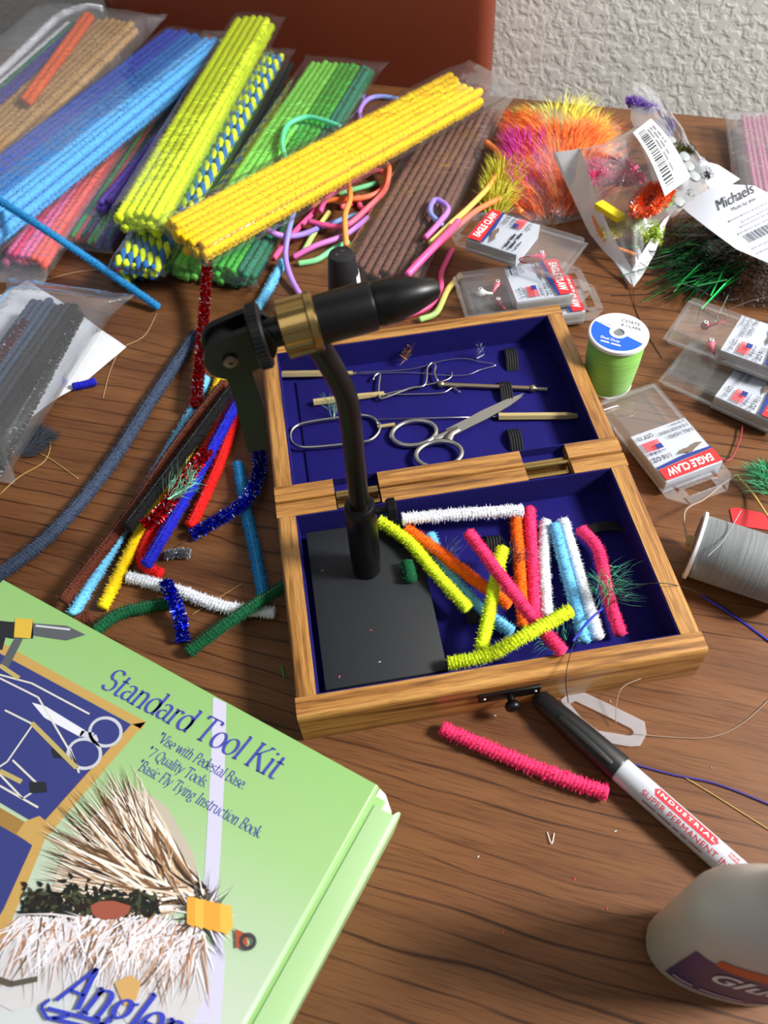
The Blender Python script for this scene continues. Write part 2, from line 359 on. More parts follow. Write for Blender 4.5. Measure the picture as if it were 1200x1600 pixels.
def serif(mb, body, fn, width, m=0, nib=0.085, thin=0.022, shear=0.25, phi=18, squeeze=1.0, height=None):
    tot = sum(GL[c][0] for c in body); s = width/tot; sy = (height/0.70) if height else s; x0 = 0.0
    nx, ny = nib*math.cos(math.radians(phi))/2, nib*math.sin(math.radians(phi))/2
    for c in body:
        w, strokes = GL[c]
        for st in strokes:
            pts = []
            for i in range(len(st)-1):
                (xa, ya), (xb, yb) = st[i], st[i+1]; k = 1 if len(st) > 4 else 3
                for q in range(k): pts.append((xa+(xb-xa)*q/k, ya+(yb-ya)*q/k))
            pts.append(st[-1]); vs = []
            for i, (x, y) in enumerate(pts):
                a = pts[max(0, i-1)]; b = pts[min(len(pts)-1, i+1)]; dx, dy = b[0]-a[0], b[1]-a[1]; d = math.hypot(dx, dy) or 1
                px_, py_ = -dy/d, dx/d; ext = px_*nx + py_*ny
                hw = max(abs(ext), thin/2)
                for sg in (1, -1):
                    X, Y = x+px_*hw*sg, y+py_*hw*sg; vs.append(fn((x0+X+shear*Y)*s, Y*sy))
            mb.add(vs, [(2*i, 2*i+1, 2*i+3, 2*i+2) for i in range(len(pts)-1)], m)
        x0 += w

# ================================================================ SETTING
E0, E1 = at(580, 130), at(1150, 185)                    # back edge of the table
EDIR = (E1-E0); EDIR.z = 0; EDIR.normalize(); EANG = math.atan2(EDIR.y, EDIR.x)
ENRM = Vector((-EDIR.y, EDIR.x, 0))                     # away from the camera
ORI = E0 + EDIR*0.05                                    # a point of the back edge
def troom(x, y, z): return ORI + EDIR*x + ENRM*y + Vector((0, 0, z))
TABLE = empty('table', ORI + Vector((0, 0, -0.74)) - ENRM*0.5, EANG, 'brown wood grain table under all the craft supplies', 'table')
WT = wood_table()
mb = MB().rbox((0.1, 0.5-0.55, 0.725), (1.9, 1.10, 0.03), 0.003, 3); part('table_top', mb, WT, TABLE, True, 40)
for sx in (-0.75, 0.95):
    for sy in (-0.52, 0.42):
        part('leg', MB().rbox((sx, sy, 0.355), (0.06, 0.06, 0.71), 0.004, 2), WT, TABLE, True, 40)
part('apron', MB().rbox((0.1, -0.05, 0.67), (1.6, 0.9, 0.08), 0.003, 2), WT, TABLE, True, 40)
PL = plaster()
def setting(name, mb, mat):
    return solo(name, mb, mat, None, None, None, kind='structure', origin=Vector((0, 0, -0.74)))
w = MB(); a = troom(-2.2, 0.16, -0.74); b = troom(2.2, 0.16, -0.74); n = ENRM*0.1
w.add([a, b, b+Vector((0, 0, 2.4)), a+Vector((0, 0, 2.4)), a+n, b+n, b+n+Vector((0, 0, 2.4)), a+n+Vector((0, 0, 2.4))], [(0,1,2,3),(4,7,6,5),(0,4,5,1),(2,6,7,3),(1,5,6,2),(0,3,7,4)])
setting('wall_back', w, PL)
w = MB(); q = [troom(-2.2, 0.16, -0.74), troom(2.2, 0.16, -0.74), troom(2.2, -2.2, -0.74), troom(-2.2, -2.2, -0.74)]
w.add(q + [v-Vector((0, 0, 0.05)) for v in q], [(3,2,1,0),(4,5,6,7),(0,1,5,4),(1,2,6,5),(2,3,7,6),(3,0,4,7)])
setting('floor', w, M('floor_carpet', rgb(120, 105, 92), 0.95, bump=0.6, bscale=300))

# ---- chair whose padded back stands behind the table
LEATHER = M('russet_leather', rgb(120, 50, 26), 0.55, bump=0.12, bscale=700, var=0.08, vscale=9)
CH = empty('dining_chair', troom(-0.06, 0.09, -0.74), EANG, 'reddish brown leather chair back standing behind the table', 'chair')
def slab(w_, h_, r_, t, n=6):
    pts = []
    for cx, cy, a0 in ((w_/2-r_, r_, -90), (w_/2-r_, h_-r_, 0), (-w_/2+r_, h_-r_, 90), (-w_/2+r_, r_, 180)):
        pts += [(cx+r_*math.cos(math.radians(a0+90*i/n)), cy+r_*math.sin(math.radians(a0+90*i/n))) for i in range(n+1)]
    bm = bmesh.new(); vs = [bm.verts.new((x, 0, y)) for x, y in pts]; f = bm.faces.new(vs)
    r = bmesh.ops.extrude_face_region(bm, geom=[f]); bmesh.ops.translate(bm, vec=(0, t, 0), verts=[v for v in r['geom'] if isinstance(v, bmesh.types.BMVert)])
    bmesh.ops.bevel(bm, geom=[e for e in bm.edges if abs(e.verts[0].co.y-e.verts[1].co.y) < 1e-6], offset=t*0.3, segments=4, affect='EDGES', profile=0.5)
    bmesh.ops.recalc_face_normals(bm, faces=bm.faces); bm.verts.ensure_lookup_table()
    m_ = MB().add([v.co.copy() for v in bm.verts], [tuple(v.index for v in f.verts) for f in bm.faces]); bm.free(); return m_
CHX0, CHX1 = 0.0, 0.0
mb = slab(0.46, 0.56, 0.06, 0.045)
for v in mb.v: v.z += 0.52; v.x += -0.115
part('backrest', mb, LEATHER, CH, True, 60)
mb = MB().rbox((-0.115, -0.16, 0.445), (0.44, 0.40, 0.07), 0.02, 4); part('seat', mb, LEATHER, CH, True, 60)
for sx in (-0.30, 0.07):
    for sy in (-0.32, 0.02):
        part('leg', MB().rbox((sx, sy, 0.205 if sy < 0 else 0.3), (0.035, 0.035, 0.41 if sy < 0 else 0.6), 0.004, 2), M('dark_leg', rgb(50, 30, 20), 0.4), CH, True, 40)

# ================================================================ WOODEN CASE
OAK = wood_case()
VELVET = M('blue_velvet', rgb(17, 12, 92), 0.85, bump=0.25, bscale=900, var=0.3, vscale=45, sheen=0.08, spec=0.2)
BRASS = M('brass', rgb(190, 160, 100), 0.28, 1.0)
STEEL = M('steel', rgb(190, 188, 184), 0.28, 1.0)
BLACKM = M('black_enamel', rgb(10, 10, 11), 0.36, spec=0.3)
BLACKP = M('black_base_paint', rgb(34, 36, 39), 0.6, bump=0.15, bscale=1500, spec=0.35)
ELAST = M('black_elastic', rgb(26, 27, 30), 0.85, bump=0.5, bscale=1200)
HI = 0.40; YAW = math.radians(5.59)
W, DL, DU, G, HCASE, RW = 0.487*HI, 0.2915*HI, 0.2999*HI, 0.0592*HI, 0.030, 0.0112
tl = Vector((-0.1327*HI, 0.7447*HI, 0)); ex = Vector((math.cos(YAW), math.sin(YAW), 0)); ey = Vector((-math.sin(YAW), math.cos(YAW), 0))
CO = tl + ex*(W/2) + ey*(G/2)
CASE = empty('tool_case', CO, YAW, 'open oak fly tying case lined with blue velvet, lying on the table', 'case')
CMI = CASE.matrix_basis.inverted()
def cl(px, py, z=0.0): return CMI @ at(px, py, z)        # pixel -> case coordinates on the plane z
def rail(name, x0, y0, x1, y1, w_, h, z0=0.0, rnd_out=0.0025, side=1):
    """wooden rail along (x0,y0)->(x1,y1) on its centre line; local x runs along the grain; side: outer edge on +y(1)/-y(-1)"""
    d = Vector((x1-x0, y1-y0, 0)); Ln = d.length
    o = bpy.data.objects.new(name, None)
    r = rnd_out; prof = [(-w_/2*side, 0.0), (w_/2*side*0.97, 0.0), (w_/2*side, 0.001)]
    prof += [((w_/2 - r + r*math.cos(math.radians(a)))*side, h - r + r*math.sin(math.radians(a))) for a in (0, 22, 45, 68, 90)]
    prof += [(-w_/2*side, h)]
    m_ = MB(); n_ = len(prof)
    vs = [Vector((-Ln/2, y, z)) for y, z in prof] + [Vector((Ln/2, y, z)) for y, z in prof]
    m_.add(vs, [tuple(range(n_)) if side < 0 else tuple(reversed(range(n_))), tuple(reversed(range(n_, 2*n_))) if side < 0 else tuple(range(n_, 2*n_))] + [((i, (i+1) % n_, n_+(i+1) % n_, n_+i) if side > 0 else (i, n_+i, n_+(i+1) % n_, (i+1) % n_)) for i in range(n_)])
    me = mesh(name, m_, OAK, True, 30); bpy.data.objects.remove(o)
    o = bpy.data.objects.new(name, me); COL.objects.link(o); o.parent = CASE; o.location = ((x0+x1)/2, (y0+y1)/2, z0); o.rotation_euler = (0, 0, math.atan2(d.y, d.x)); return o
XO = W/2 + RW; YF = -G/2 - DL - RW; YB = G/2 + DU + RW
rail('front_rail', -XO, YF+RW/2, XO, YF+RW/2, RW, HCASE, side=-1)
rail('side_rail', -XO+RW/2, YF+RW+0.0001, -XO+RW/2, -G/2-0.0001, RW, HCASE, side=1)
rail('side_rail', XO-RW/2, YF+RW+0.0001, XO-RW/2, -G/2-0.0001, RW, HCASE, side=-1)
rail('back_rail', -XO, YB-RW/2, XO, YB-RW/2, RW, HCASE, side=1)
rail('side_rail', -XO+RW/2, G/2+0.0001, -XO+RW/2, YB-RW-0.0001, RW, HCASE, side=1)
rail('side_rail', XO-RW/2, G/2+0.0001, XO-RW/2, YB-RW-0.0001, RW, HCASE, side=-1)
zh = HCASE
n1a, n1b = cl(522, 765, zh).x, cl(592, 755, zh).x
n2a, n2b = cl(817, 722, zh).x, cl(888, 712, zh).x
GAP = 0.0006
for (a, b) in ((-XO, n1a), (n1b, n2a), (n2b, XO)):
    rail('hinge_rail', a, -G/4-GAP/2, b, -G/4-GAP/2, G/2-GAP, HCASE, side=1, rnd_out=0.0018)
    rail('hinge_rail', a, G/4+GAP/2, b, G/4+GAP/2, G/2-GAP, HCASE, side=-1, rnd_out=0.0018)
for (a, b) in ((n1a, n1b), (n2a, n2b)):
    part('notch_lining', MB().box(((a+b)/2, -G/4-GAP, 0.0115), (b-a-0.0002, G/2-GAP*2, 0.023)).box(((a+b)/2, G/4+GAP, 0.0115), (b-a-0.0002, G/2-GAP*2, 0.023)), VELVET, CASE)
    h = MB().tube([(a+0.001, 0, HCASE-0.0032), (b-0.001, 0, HCASE-0.0032)], 0.0017, 10)
    for k in range(1, 4): h.tube([(a+(b-a)*k/4-0.0002, 0, HCASE-0.0032), (a+(b-a)*k/4+0.0002, 0, HCASE-0.0032)], 0.0019, 10)
    for sg in (-1, 1): h.box(((a+b)/2, sg*0.0035, HCASE-0.0064), ((b-a)*0.94, 0.006, 0.0006))
    part('hinge', h, BRASS, CASE, True, 40, 'small brass butt hinge')
FLO = 0.0085
def lining(name, y0, y1):
    x0, x1 = -W/2, W/2; t = 0.0008; z0, z1 = FLO, HCASE-0.0006
    m_ = MB().box((0, (y0+y1)/2, FLO-0.002), (W, y1-y0, 0.004))
    m_.box((x0+t/2, (y0+y1)/2, (z0+z1)/2), (t, y1-y0, z1-z0)).box((x1-t/2, (y0+y1)/2, (z0+z1)/2), (t, y1-y0, z1-z0))
    m_.box((0, y0+t/2, (z0+z1)/2), (W-2*t, t, z1-z0)).box((0, y1-t/2, (z0+z1)/2), (W-2*t, t, z1-z0))
    return part(name, m_, VELVET, CASE, False, None, 'royal blue velvet lining')
lining('tray_lining', -G/2-DL, -G/2); lining('lid_lining', G/2, G/2+DU)
part('tray_floor', MB().box((0, -G/2-DL/2, 0.0021), (W, DL, 0.0042)), OAK, CASE)
part('lid_floor', MB().box((0, G/2+DU/2, 0.0021), (W, DU, 0.0042)), OAK, CASE)
part('velvet_pad', MB().rbox((0.002, G/2+DU/2-0.001, FLO+0.0008), (W-0.016, DU-0.018, 0.0016), 0.0007, 2), VELVET, CASE, True, 40)
# front latch: black bar with a round knob
la, lb = cl(745, 1083, 0.018), cl(842, 1068, 0.018)
yl = YF-0.0009
lat = MB().rbox(((la.x+lb.x)/2, yl, 0.0185), (lb.x-la.x, 0.0016, 0.0085), 0.0006, 2)
LT = part('latch', lat, BLACKM, CASE, True, 40, 'black metal front latch')
part('knob', MB().lathe([(0, 0.0018), (0.002, 0.002), (0.003, 0.0036), (0.005, 0.0044), (0.0068, 0.0038), (0.0078, 0.002)], (cl(795, 1085, 0.012).x, yl-0.0004, 0.0150), (0, -1, -0.1), 16), BLACKM, LT, True, 50)
for sg in (-1, 1): part('screw', MB().lathe([(0, 0.0009), (0.0005, 0.0008)], ((la.x+lb.x)/2+sg*(lb.x-la.x)*0.41, yl-0.0008, 0.0185), (0, -1, 0), 8), STEEL, LT)
# black elastic tool loops
def loop(px, py, qx, qy, w_, zf=FLO+0.0016):
    a, b = cl(px, py, zf), cl(qx, qy, zf); d = b-a; n_ = Vector((-d.y, d.x, 0)).normalized()*w_/2; m_ = MB(); N_ = 10; rows = []
    for k in range(N_+1):
        t = k/N_; h = 0.0004 + 0.0045*math.sin(PI*t)**0.7; p_ = a.lerp(b, t) + Vector((0, 0, h)); rows += [p_+n_, p_-n_]
    m_.add(rows + [r-Vector((0, 0, 0.0007)) for r in rows], [(2*k, 2*k+1, 2*k+3, 2*k+2) for k in range(N_)] + [(2*k+2*(N_+1), 2*k+2+2*(N_+1), 2*k+3+2*(N_+1), 2*k+1+2*(N_+1)) for k in range(N_)] + [(2*k, 2*k+2, 2*k+2+2*(N_+1), 2*k+2*(N_+1)) for k in range(N_)] + [(2*k+1, 2*k+1+2*(N_+1), 2*k+3+2*(N_+1), 2*k+3) for k in range(N_)])
    for j in range(5):                                     # ribs woven along the band
        off = n_*(-0.8+0.4*j); m_.tube([rows[2*k].lerp(rows[2*k+1], 0.5)+off+Vector((0, 0, 0.0002)) for k in range(N_+1)], 0.0004, 4, 0, False)
    part('elastic_loop', m_, ELAST, CASE, True, 50)
loop(796, 545, 801, 580, 0.0085); loop(787, 598, 793, 634, 0.0085); loop(800, 672, 808, 706, 0.0085)
loop(912, 832, 972, 826, 0.0065, FLO); loop(768, 838, 772, 866, 0.009, FLO); loop(738, 950, 742, 975, 0.009, FLO)

# ================================================================ VISE
VB = at(573, 888, 0.0165); VZ0 = FLO
VISE = empty('fly_tying_vise', (VB.x, VB.y, VZ0), YAW, 'black pedestal vise with brass collar standing in the case tray', 'vise')
c = [at(482, 835, 0.0165), at(646, 804, 0.0165), at(699, 1046, 0.0165), at(504, 1080, 0.0165)]
cc = sum(c, Vector())/4; pw = ((c[1]-c[0]).length + (c[2]-c[3]).length)/2; pd = ((c[3]-c[0]).length + (c[2]-c[1]).length)/2
Lc = CMI @ cc; pmb = MB().rbox((0, 0, 0), (pw, pd, 0.0075), 0.0006, 2)
Mc = Matrix.Translation(CASE.matrix_basis @ Vector((Lc.x, Lc.y, 0.0128))) @ Matrix.Rotation(YAW, 4, 'Z'); pmb.v = [Mc @ v for v in pmb.v]
wpart('base_plate', pmb, BLACKP, VISE, True, 40, 'matt black steel base plate')
ztop = 0.0795
wpart('post_socket', MB().lathe([(0, 0.0082), (0.012, 0.0082), (0.0125, 0.0086), (0.058, 0.0086), (0.0625, 0.0082), (0.0635, 0.0072), (0.0635, 0.0048)], (VB.x, VB.y, 0.0160), (0, 0, 1), 28), BLACKM, VISE, True, 40)
th = on_plane(606, 797, Vector((VB.x, VB.y, 0)), Vector((0, 1, 0)))
ts = wpart('thumb_screw', MB().lathe([(0.0, 0.002), (0.006, 0.002), (0.0062, 0.0052), (0.0068, 0.0058), (0.0108, 0.0058), (0.0114, 0.0052), (0.0114, 0.0)], (VB.x+0.0078, VB.y, 0.072), (1, 0.1, 0), 24, cap=False), BLACKM, VISE, True, 40)
kn = MB()
for k in range(24):
    t = 2*PI*k/24; kn.tube([(VB.x+0.0146, VB.y+0.0007+0.0058*math.cos(t), 0.072+0.0058*math.sin(t)), (VB.x+0.0184, VB.y+0.0011+0.0058*math.cos(t), 0.072+0.0058*math.sin(t))], 0.0004, 4)
wpart('knurling', kn, BLACKM, ts)
va = math.radians(9); vn = Vector((-math.sin(va), math.cos(va), 0))
def vp(px, py, off=0.0): return on_plane(px, py, Vector((VB.x, VB.y, 0)) + vn*off, vn)
p_b = Vector((VB.x, VB.y, 0.0)); bend = vp(547, 618)
bend.x, bend.y = VB.x, VB.y
sp = spline([Vector((VB.x, VB.y, 0.062)), Vector((VB.x, VB.y, 0.11)), bend - Vector((0, 0, 0.010)), bend + (vp(500, 545)-bend)*0.22, vp(500, 545), vp(470, 505)], 8)
wpart('stem', MB().tube(sp, 0.0052, 16), BLACKM, VISE, True, 60)
J0, J1 = vp(425, 520), vp(682, 451); JD = (J1-J0).normalized()
wpart('jaw_body', MB().lathe([(0, 0.0062), (0.010, 0.0062), (0.0101, 0.0102), (0.0415, 0.0102), (0.0425, 0.0098), (0.043, 0.0085), (0.045, 0.0092), (0.053, 0.0088), (0.060, 0.0072), ((J1-J0).length, 0.0040), ((J1-J0).length+0.0012, 0.0024)], J0, JD, 28), BLACKM, VISE, True, 35)
col = MB().lathe([(0, 0.0085), (0.0008, 0.0108), (0.0118, 0.0112), (0.0125, 0.0126), (0.0150, 0.0126), (0.0158, 0.0112)], J0 + JD*0.0035, JD, 36)
CB = wpart('collar', col, BRASS, VISE, True, 35, 'polished brass collar nut')
fl = MB(); a1 = JD.cross(Vector((0, 0, 1))).normalized(); b1 = JD.cross(a1)
for k in range(10):
    t = 2*PI*k/10; o_ = J0 + JD*0.0045 + (a1*math.cos(t)+b1*math.sin(t))*0.0108; fl.tube([o_, o_+JD*0.011], 0.0016, 6)
wpart('collar_flute', fl, BRASS, CB, True, 40)
# black knurled adjusting wheel behind the collar
whl = MB().lathe([(0, 0.006), (0.0004, 0.0125), (0.0012, 0.0133), (0.0052, 0.0133), (0.006, 0.0125), (0.0062, 0.006)], J0 - JD*0.0085, JD, 40)
WH = wpart('adjusting_wheel', whl, BLACKM, VISE, True, 35)
kn = MB()
for k in range(44):
    t = 2*PI*k/44; o_ = J0 - JD*0.0075 + (a1*math.cos(t)+b1*math.sin(t))*0.0133; kn.tube([o_, o_+JD*0.0042], 0.0004, 4)
wpart('knurling', kn, BLACKM, WH)
wpart('neck', MB().lathe([(0, 0.0062), (0.012, 0.0062)], J0 - JD*0.004, JD, 20), BLACKM, VISE, True, 40)
# cam block with two cheeks, pivot pin, and the long lever hanging from it
PV = vp(357, 545)
up_l = Vector((0, 0, 1)); side = vn
cam_p = []
for dx, dz, r_ in ((0, 0, 0.0105), (0.012, 0.006, 0.0085)):
    pass
def capsule(a, b, ra, rb, t, off, n_=14):
    """flat rounded link from a to b, thickness t, centred off along vn"""
    d = (b-a).normalized(); e = d.cross(vn).normalized(); P = []
    for i in range(n_+1):
        g = PI/2 + PI*i/n_; P.append(a + d*(ra*math.cos(g)) + e*(ra*math.sin(g)))
    for i in range(n_+1):
        g = -PI/2 + PI*i/n_; P.append(b + d*(rb*math.cos(g)) + e*(rb*math.sin(g)))
    m_ = MB(); k = len(P)
    m_.add([p+vn*(off-t/2) for p in P] + [p+vn*(off+t/2) for p in P], [tuple(range(k)), tuple(reversed(range(k, 2*k)))] + [(i, k+i, k+(i+1) % k, (i+1) % k) for i in range(k)]); return m_
cheek_b = J0 - JD*0.009
for off in (-0.0055, 0.0055):
    wpart('cam_cheek', capsule(PV, cheek_b, 0.0105, 0.0100, 0.003, off), BLACKM, VISE, True, 40)
wpart('cam', MB().lathe([(-0.0038, 0.0088), (0.0038, 0.0088)], PV, vn, 24), BLACKM, VISE, True, 40)
wpart('pivot_pin', MB().lathe([(0, 0.0030), (0.0012, 0.0030), (0.0016, 0.0024), (0.0016, 0.0012), (0.0008, 0.001)], PV - vn*0.0072, -vn, 16), M('worn_steel', rgb(120, 108, 98), 0.4, 1.0), VISE, True, 40)
lv = [vp(362, 556), vp(377, 592), vp(392, 640), vp(403, 700)]; lw = [0.0068, 0.0052, 0.0060, 0.0048]
lm = MB(); pth = spline(lv, 6); k = len(pth); vsL = []
for i, p_ in enumerate(pth):
    t = i/(k-1)*3; j = min(2, int(t)); w_ = lw[j] + (lw[j+1]-lw[j])*(t-j)
    d = (pth[min(k-1, i+1)]-pth[max(0, i-1)]).normalized(); e = d.cross(vn).normalized()
    vsL += [p_+e*w_-vn*0.0018, p_-e*w_-vn*0.0018, p_-e*w_+vn*0.0018, p_+e*w_+vn*0.0018]
lm.add(vsL, [(4*i+a, 4*i+(a+1) % 4, 4*(i+1)+(a+1) % 4, 4*(i+1)+a) for i in range(k-1) for a in range(4)] + [(3, 2, 1, 0), (4*k-4, 4*k-3, 4*k-2, 4*k-1)])
wpart('cam_lever', lm, BLACKM, VISE, True, 40)

# ================================================================ TOOLS IN THE LID
ZL = FLO + 0.0017
def lp(px, py, h=0.0): return at(px, py, ZL + h)
def pathp(pts, h=0.001, n=6): return spline([lp(x, y, h if len(q) == 0 else q[0]) for (x, y, *q) in pts], n)
BRASSL = M('pale_brass', rgb(214, 192, 136), 0.34, 0.55)
LOOPG = 'fly tying tools in the case lid'
# loop threader: six-sided brass handle, fine wire diamond loop
a, b = lp(441, 585, 0.0026), lp(551, 583, 0.0026); T = empty('loop_threader', Vector((a.x, a.y, ZL)), 0, 'brass handled tool with a fine wire diamond loop, in the lid', 'tool', LOOPG)
wpart('handle', MB().tube([a, a.lerp(b, .86)], 0.0026, 6, twist=0), BRASSL, T); wpart('ferrule', MB().tube([a.lerp(b, .86), a.lerp(b, .90), a.lerp(b, .905), b], [0.0028, 0.0028, 0.0017, 0.0017], 10), BRASSL, T, True, 40)
wr = pathp([(551, 582), (640, 577), (690, 564), (725, 560), (750, 565), (775, 570), (750, 578), (728, 586), (690, 586), (640, 582), (551, 584)], 0.0022, 5)
wpart('wire_loop', MB().tube(wr, 0.00028, 5), STEEL, T, True)
# hook tool: tapered brass handle with a bent wire arm
a, b = lp(490, 629, 0.0024), lp(592, 616, 0.0024); T = empty('hook_tool', Vector((a.x, a.y, ZL)), 0, 'brass handled tool with a bent steel wire hook, in the lid', 'tool', LOOPG)
wpart('handle', MB().tube([a, a.lerp(b, .5), a.lerp(b, .9)], [0.0026, 0.0027, 0.0021], 6), BRASSL, T); wpart('ferrule', MB().tube([a.lerp(b, .88), b, b.lerp(a, -.08)], [0.0021, 0.0021, 0.0018], 10), BRASSL, T, True, 40)
wpart('wire_arm', MB().tube(pathp([(600, 616), (645, 606), (690, 596), (705, 589), (706, 580)], 0.0024, 5), 0.0005, 6), STEEL, T, True)
wpart('wire_hook', MB().tube(pathp([(583, 594), (586, 587), (594, 584), (592, 605), (593, 621), (603, 621), (640, 607), (662, 603), (667, 590), (668, 575), (675, 567), (681, 572), (679, 582), (684, 596)], 0.0034, 4), 0.0008, 8), STEEL, T, True)
wpart('lower_arm', MB().tube(pathp([(592, 617), (640, 616), (690, 614), (707, 606), (719, 613)], 0.0018, 5), 0.0005, 6), STEEL, T, True)
# whip finisher rod
a, b = lp(689, 601, 0.0024), lp(832, 607, 0.0024); T = empty('whip_finisher', Vector((a.x, a.y, ZL)), 0, 'slim steel rod tool with ball ends and a short pin, in the lid', 'tool', LOOPG)
SAT = M('champagne_steel', rgb(186, 168, 140), 0.3, 1.0)
wpart('rod', MB().tube([a, b], 0.0018, 14), SAT, T, True, 40)
for e in (a, b): wpart('ball_end', MB().lathe([(-0.0026, 0.0012), (-0.0018, 0.0024), (0, 0.0030), (0.0018, 0.0024), (0.0026, 0.0012)], e, b-a, 14), SAT, T, True)
wpart('pin', MB().tube([b, b + (b-a)*0.16], 0.0013, 8), STEEL, T, True, 40)
# hackle pliers: long oval of sprung wire with a ferrule
T = empty('hackle_pliers', lp(525, 680), 0, 'oval loop of sprung steel wire with a ferrule, in the lid', 'tool', LOOPG)
ov = pathp([(590, 664), (586, 656), (570, 650), (540, 652), (480, 661), (460, 669), (454, 682), (460, 695), (480, 700), (540, 695), (575, 690), (590, 679), (594, 667), (590, 660)], 0.0024, 6)
wpart('wire_oval', MB().tube(ov, 0.0011, 10, flat=1.6), STEEL, T, True)
wpart('ferrule', MB().tube([lp(590, 667, 0.0026), lp(617, 663, 0.0026)], 0.0013, 8), BRASSL, T, True, 40)
# bodkin: brass handle, long needle
a, b = lp(779, 651, 0.0024), lp(905, 650, 0.0024); T = empty('bodkin', Vector((a.x, a.y, ZL)), 0, 'brass handled bodkin with a long thin needle, in the lid', 'tool', LOOPG)
wpart('handle', MB().tube([a, a.lerp(b, .84), b], [0.0027, 0.0027, 0.0016], 6), BRASSL, T); wpart('needle', MB().tube([a, lp(590, 655, 0.0024)], [0.0006, 0.0004], 6), STEEL, T, True)
# scissors
T = empty('scissors', lp(690, 682), 0, 'small steel embroidery scissors lying in the blue lid', 'scissors', LOOPG)
def ring_px(cx, cy, ax, by, rot, n=32):
    c, s = math.cos(math.radians(rot)), math.sin(math.radians(rot))
    return [(cx+ax*math.cos(2*PI*k/n)*c-by*math.sin(2*PI*k/n)*s, cy+ax*math.cos(2*PI*k/n)*s+by*math.sin(2*PI*k/n)*c) for k in range(n+1)]
def blade(p, h, wa, tip, wb, mid=None):
    a, b = lp(*p, h), lp(*tip, h); d = (b-a).normalized(); e = Vector((-d.y, d.x, 0)); m_ = MB(); vs_ = []
    for t, w_ in ((0, wa), (.25, wa), (.45, wb), (.8, wb*0.7), (1.0, wb*0.08)):
        q = a.lerp(b, t); vs_ += [q+e*w_+Vector((0, 0, .0008)), q-e*w_+Vector((0, 0, .0008)), q-e*w_-Vector((0, 0, .0008)), q+e*w_-Vector((0, 0, .0008))]
    m_.add(vs_, [(4*i+a_, 4*i+(a_+1) % 4, 4*(i+1)+(a_+1) % 4, 4*(i+1)+a_) for i in range(4) for a_ in range(4)] + [(3, 2, 1, 0), (16, 17, 18, 19)]); return m_
for h, (cx, cy, ax, by, rot), sh, st, tip in ((0.0024, (647, 677, 35, 19, -8), [(676, 684), (688, 682), (700, 676), (716, 669)], (700, 676), (818, 616)), (0.0044, (686, 710, 36, 20, -6), [(700, 688), (703, 681), (706, 677), (716, 671)], (704, 678), (816, 620))):
    B_ = wpart('blade', blade(st, h, 0.0028, tip, 0.0032), STEEL, T, True, 30)
    wpart('finger_ring', MB().tube([lp(x, y, h) for x, y in ring_px(cx, cy, ax, by, rot)], 0.0018, 10, 0, False), STEEL, B_, True)
    wpart('shank', MB().tube([lp(x, y, h) for x, y in sh], [0.0030, 0.0028, 0.0026, 0.0024], 8, flat=0.6), STEEL, B_, True, 50)

# ================================================================ KIT BOX (printed card box)
ZK = 0.036
K0, K1 = at(5, 906, ZK), at(592, 1228, ZK)
kd = (K1-K0); KA = math.atan2(kd.y, kd.x); KW = kd.length; KD = 0.215
KIT = empty('kit_box', Vector((K1.x, K1.y, 0)), KA, 'light green printed cardboard kit box with purple lettering', 'box')
KMI = KIT.matrix_basis.inverted()
def kp(px, py, dz=0.0): q = KMI @ at(px, py, ZK); return Vector((q.x, q.y, ZK+dz))
def card_print():
    m = bpy.data.materials.new('green_fade_sheen_print'); nt, N, L, p = nodes_of(m)
    tc = N.new('ShaderNodeTexCoord'); sp_ = N.new('ShaderNodeSeparateXYZ'); L.new(tc.outputs['Object'], sp_.inputs[0])
    mr = N.new('ShaderNodeMapRange'); mr.inputs[1].default_value = 0.0; mr.inputs[2].default_value = -0.135; L.new(sp_.outputs[1], mr.inputs[0])
    r = ramp(N, [(0.0, rgb(136, 180, 108)), (0.35, rgb(148, 186, 124)), (0.8, rgb(178, 194, 172)), (1.0, rgb(190, 196, 196))]); L.new(mr.outputs[0], r.inputs[0])  # printed green fade; its paler lower end also paints in the card's sheen
    L.new(r.outputs[0], p.inputs['Base Color']); p.inputs['Roughness'].default_value = 0.34; p.inputs['Coat Weight'].default_value = 0.3; p.inputs['Coat Roughness'].default_value = 0.15
    return m
CARDP = card_print(); CARDW = M('white_card', rgb(226, 222, 214), 0.6)
GREENC = M('green_card', rgb(134, 178, 106), 0.34, coat=0.4)
part('tray', MB().rbox((-KW/2+0.0040, -KD/2-0.002, ZK/2-0.0008), (KW+0.004, KD-0.004, ZK-0.0030), 0.0008, 2), GREENC, KIT, True, 40)
# lid panel with a rolled right edge
lid = MB(); prof = []
rr = 0.0022
for k in range(6):
    g = PI/2*k/5; prof.append((-rr+rr*math.sin(g), ZK-rr+rr*math.cos(g)))
prof.append((0, ZK-0.012))
xs = [(-KW, ZK), (-KW*0.5, ZK)] + prof
vs_ = [Vector((x, 0, z)) for x, z in xs] + [Vector((x, -KD, z)) for x, z in xs]; n_ = len(xs)
lid.add(vs_, [(i, n_+i, n_+i+1, i+1) for i in range(n_-1)])
lid.add([Vector((-KW, 0, ZK)), Vector((-rr, 0, ZK)), Vector((-0.001, 0, ZK-0.010)), Vector((-KW, 0, ZK-0.010))], [(0, 1, 2, 3)])
part('lid', lid, CARDP, KIT, True, 50)
part('corner_fold', MB().prism([(0.0003, 0.0), (0.004, -0.001), (0.0105, -0.0068), (0.009, -0.0095), (0.0003, -0.0075)], ZK-0.012, ZK-0.0035), CARDW, KIT)
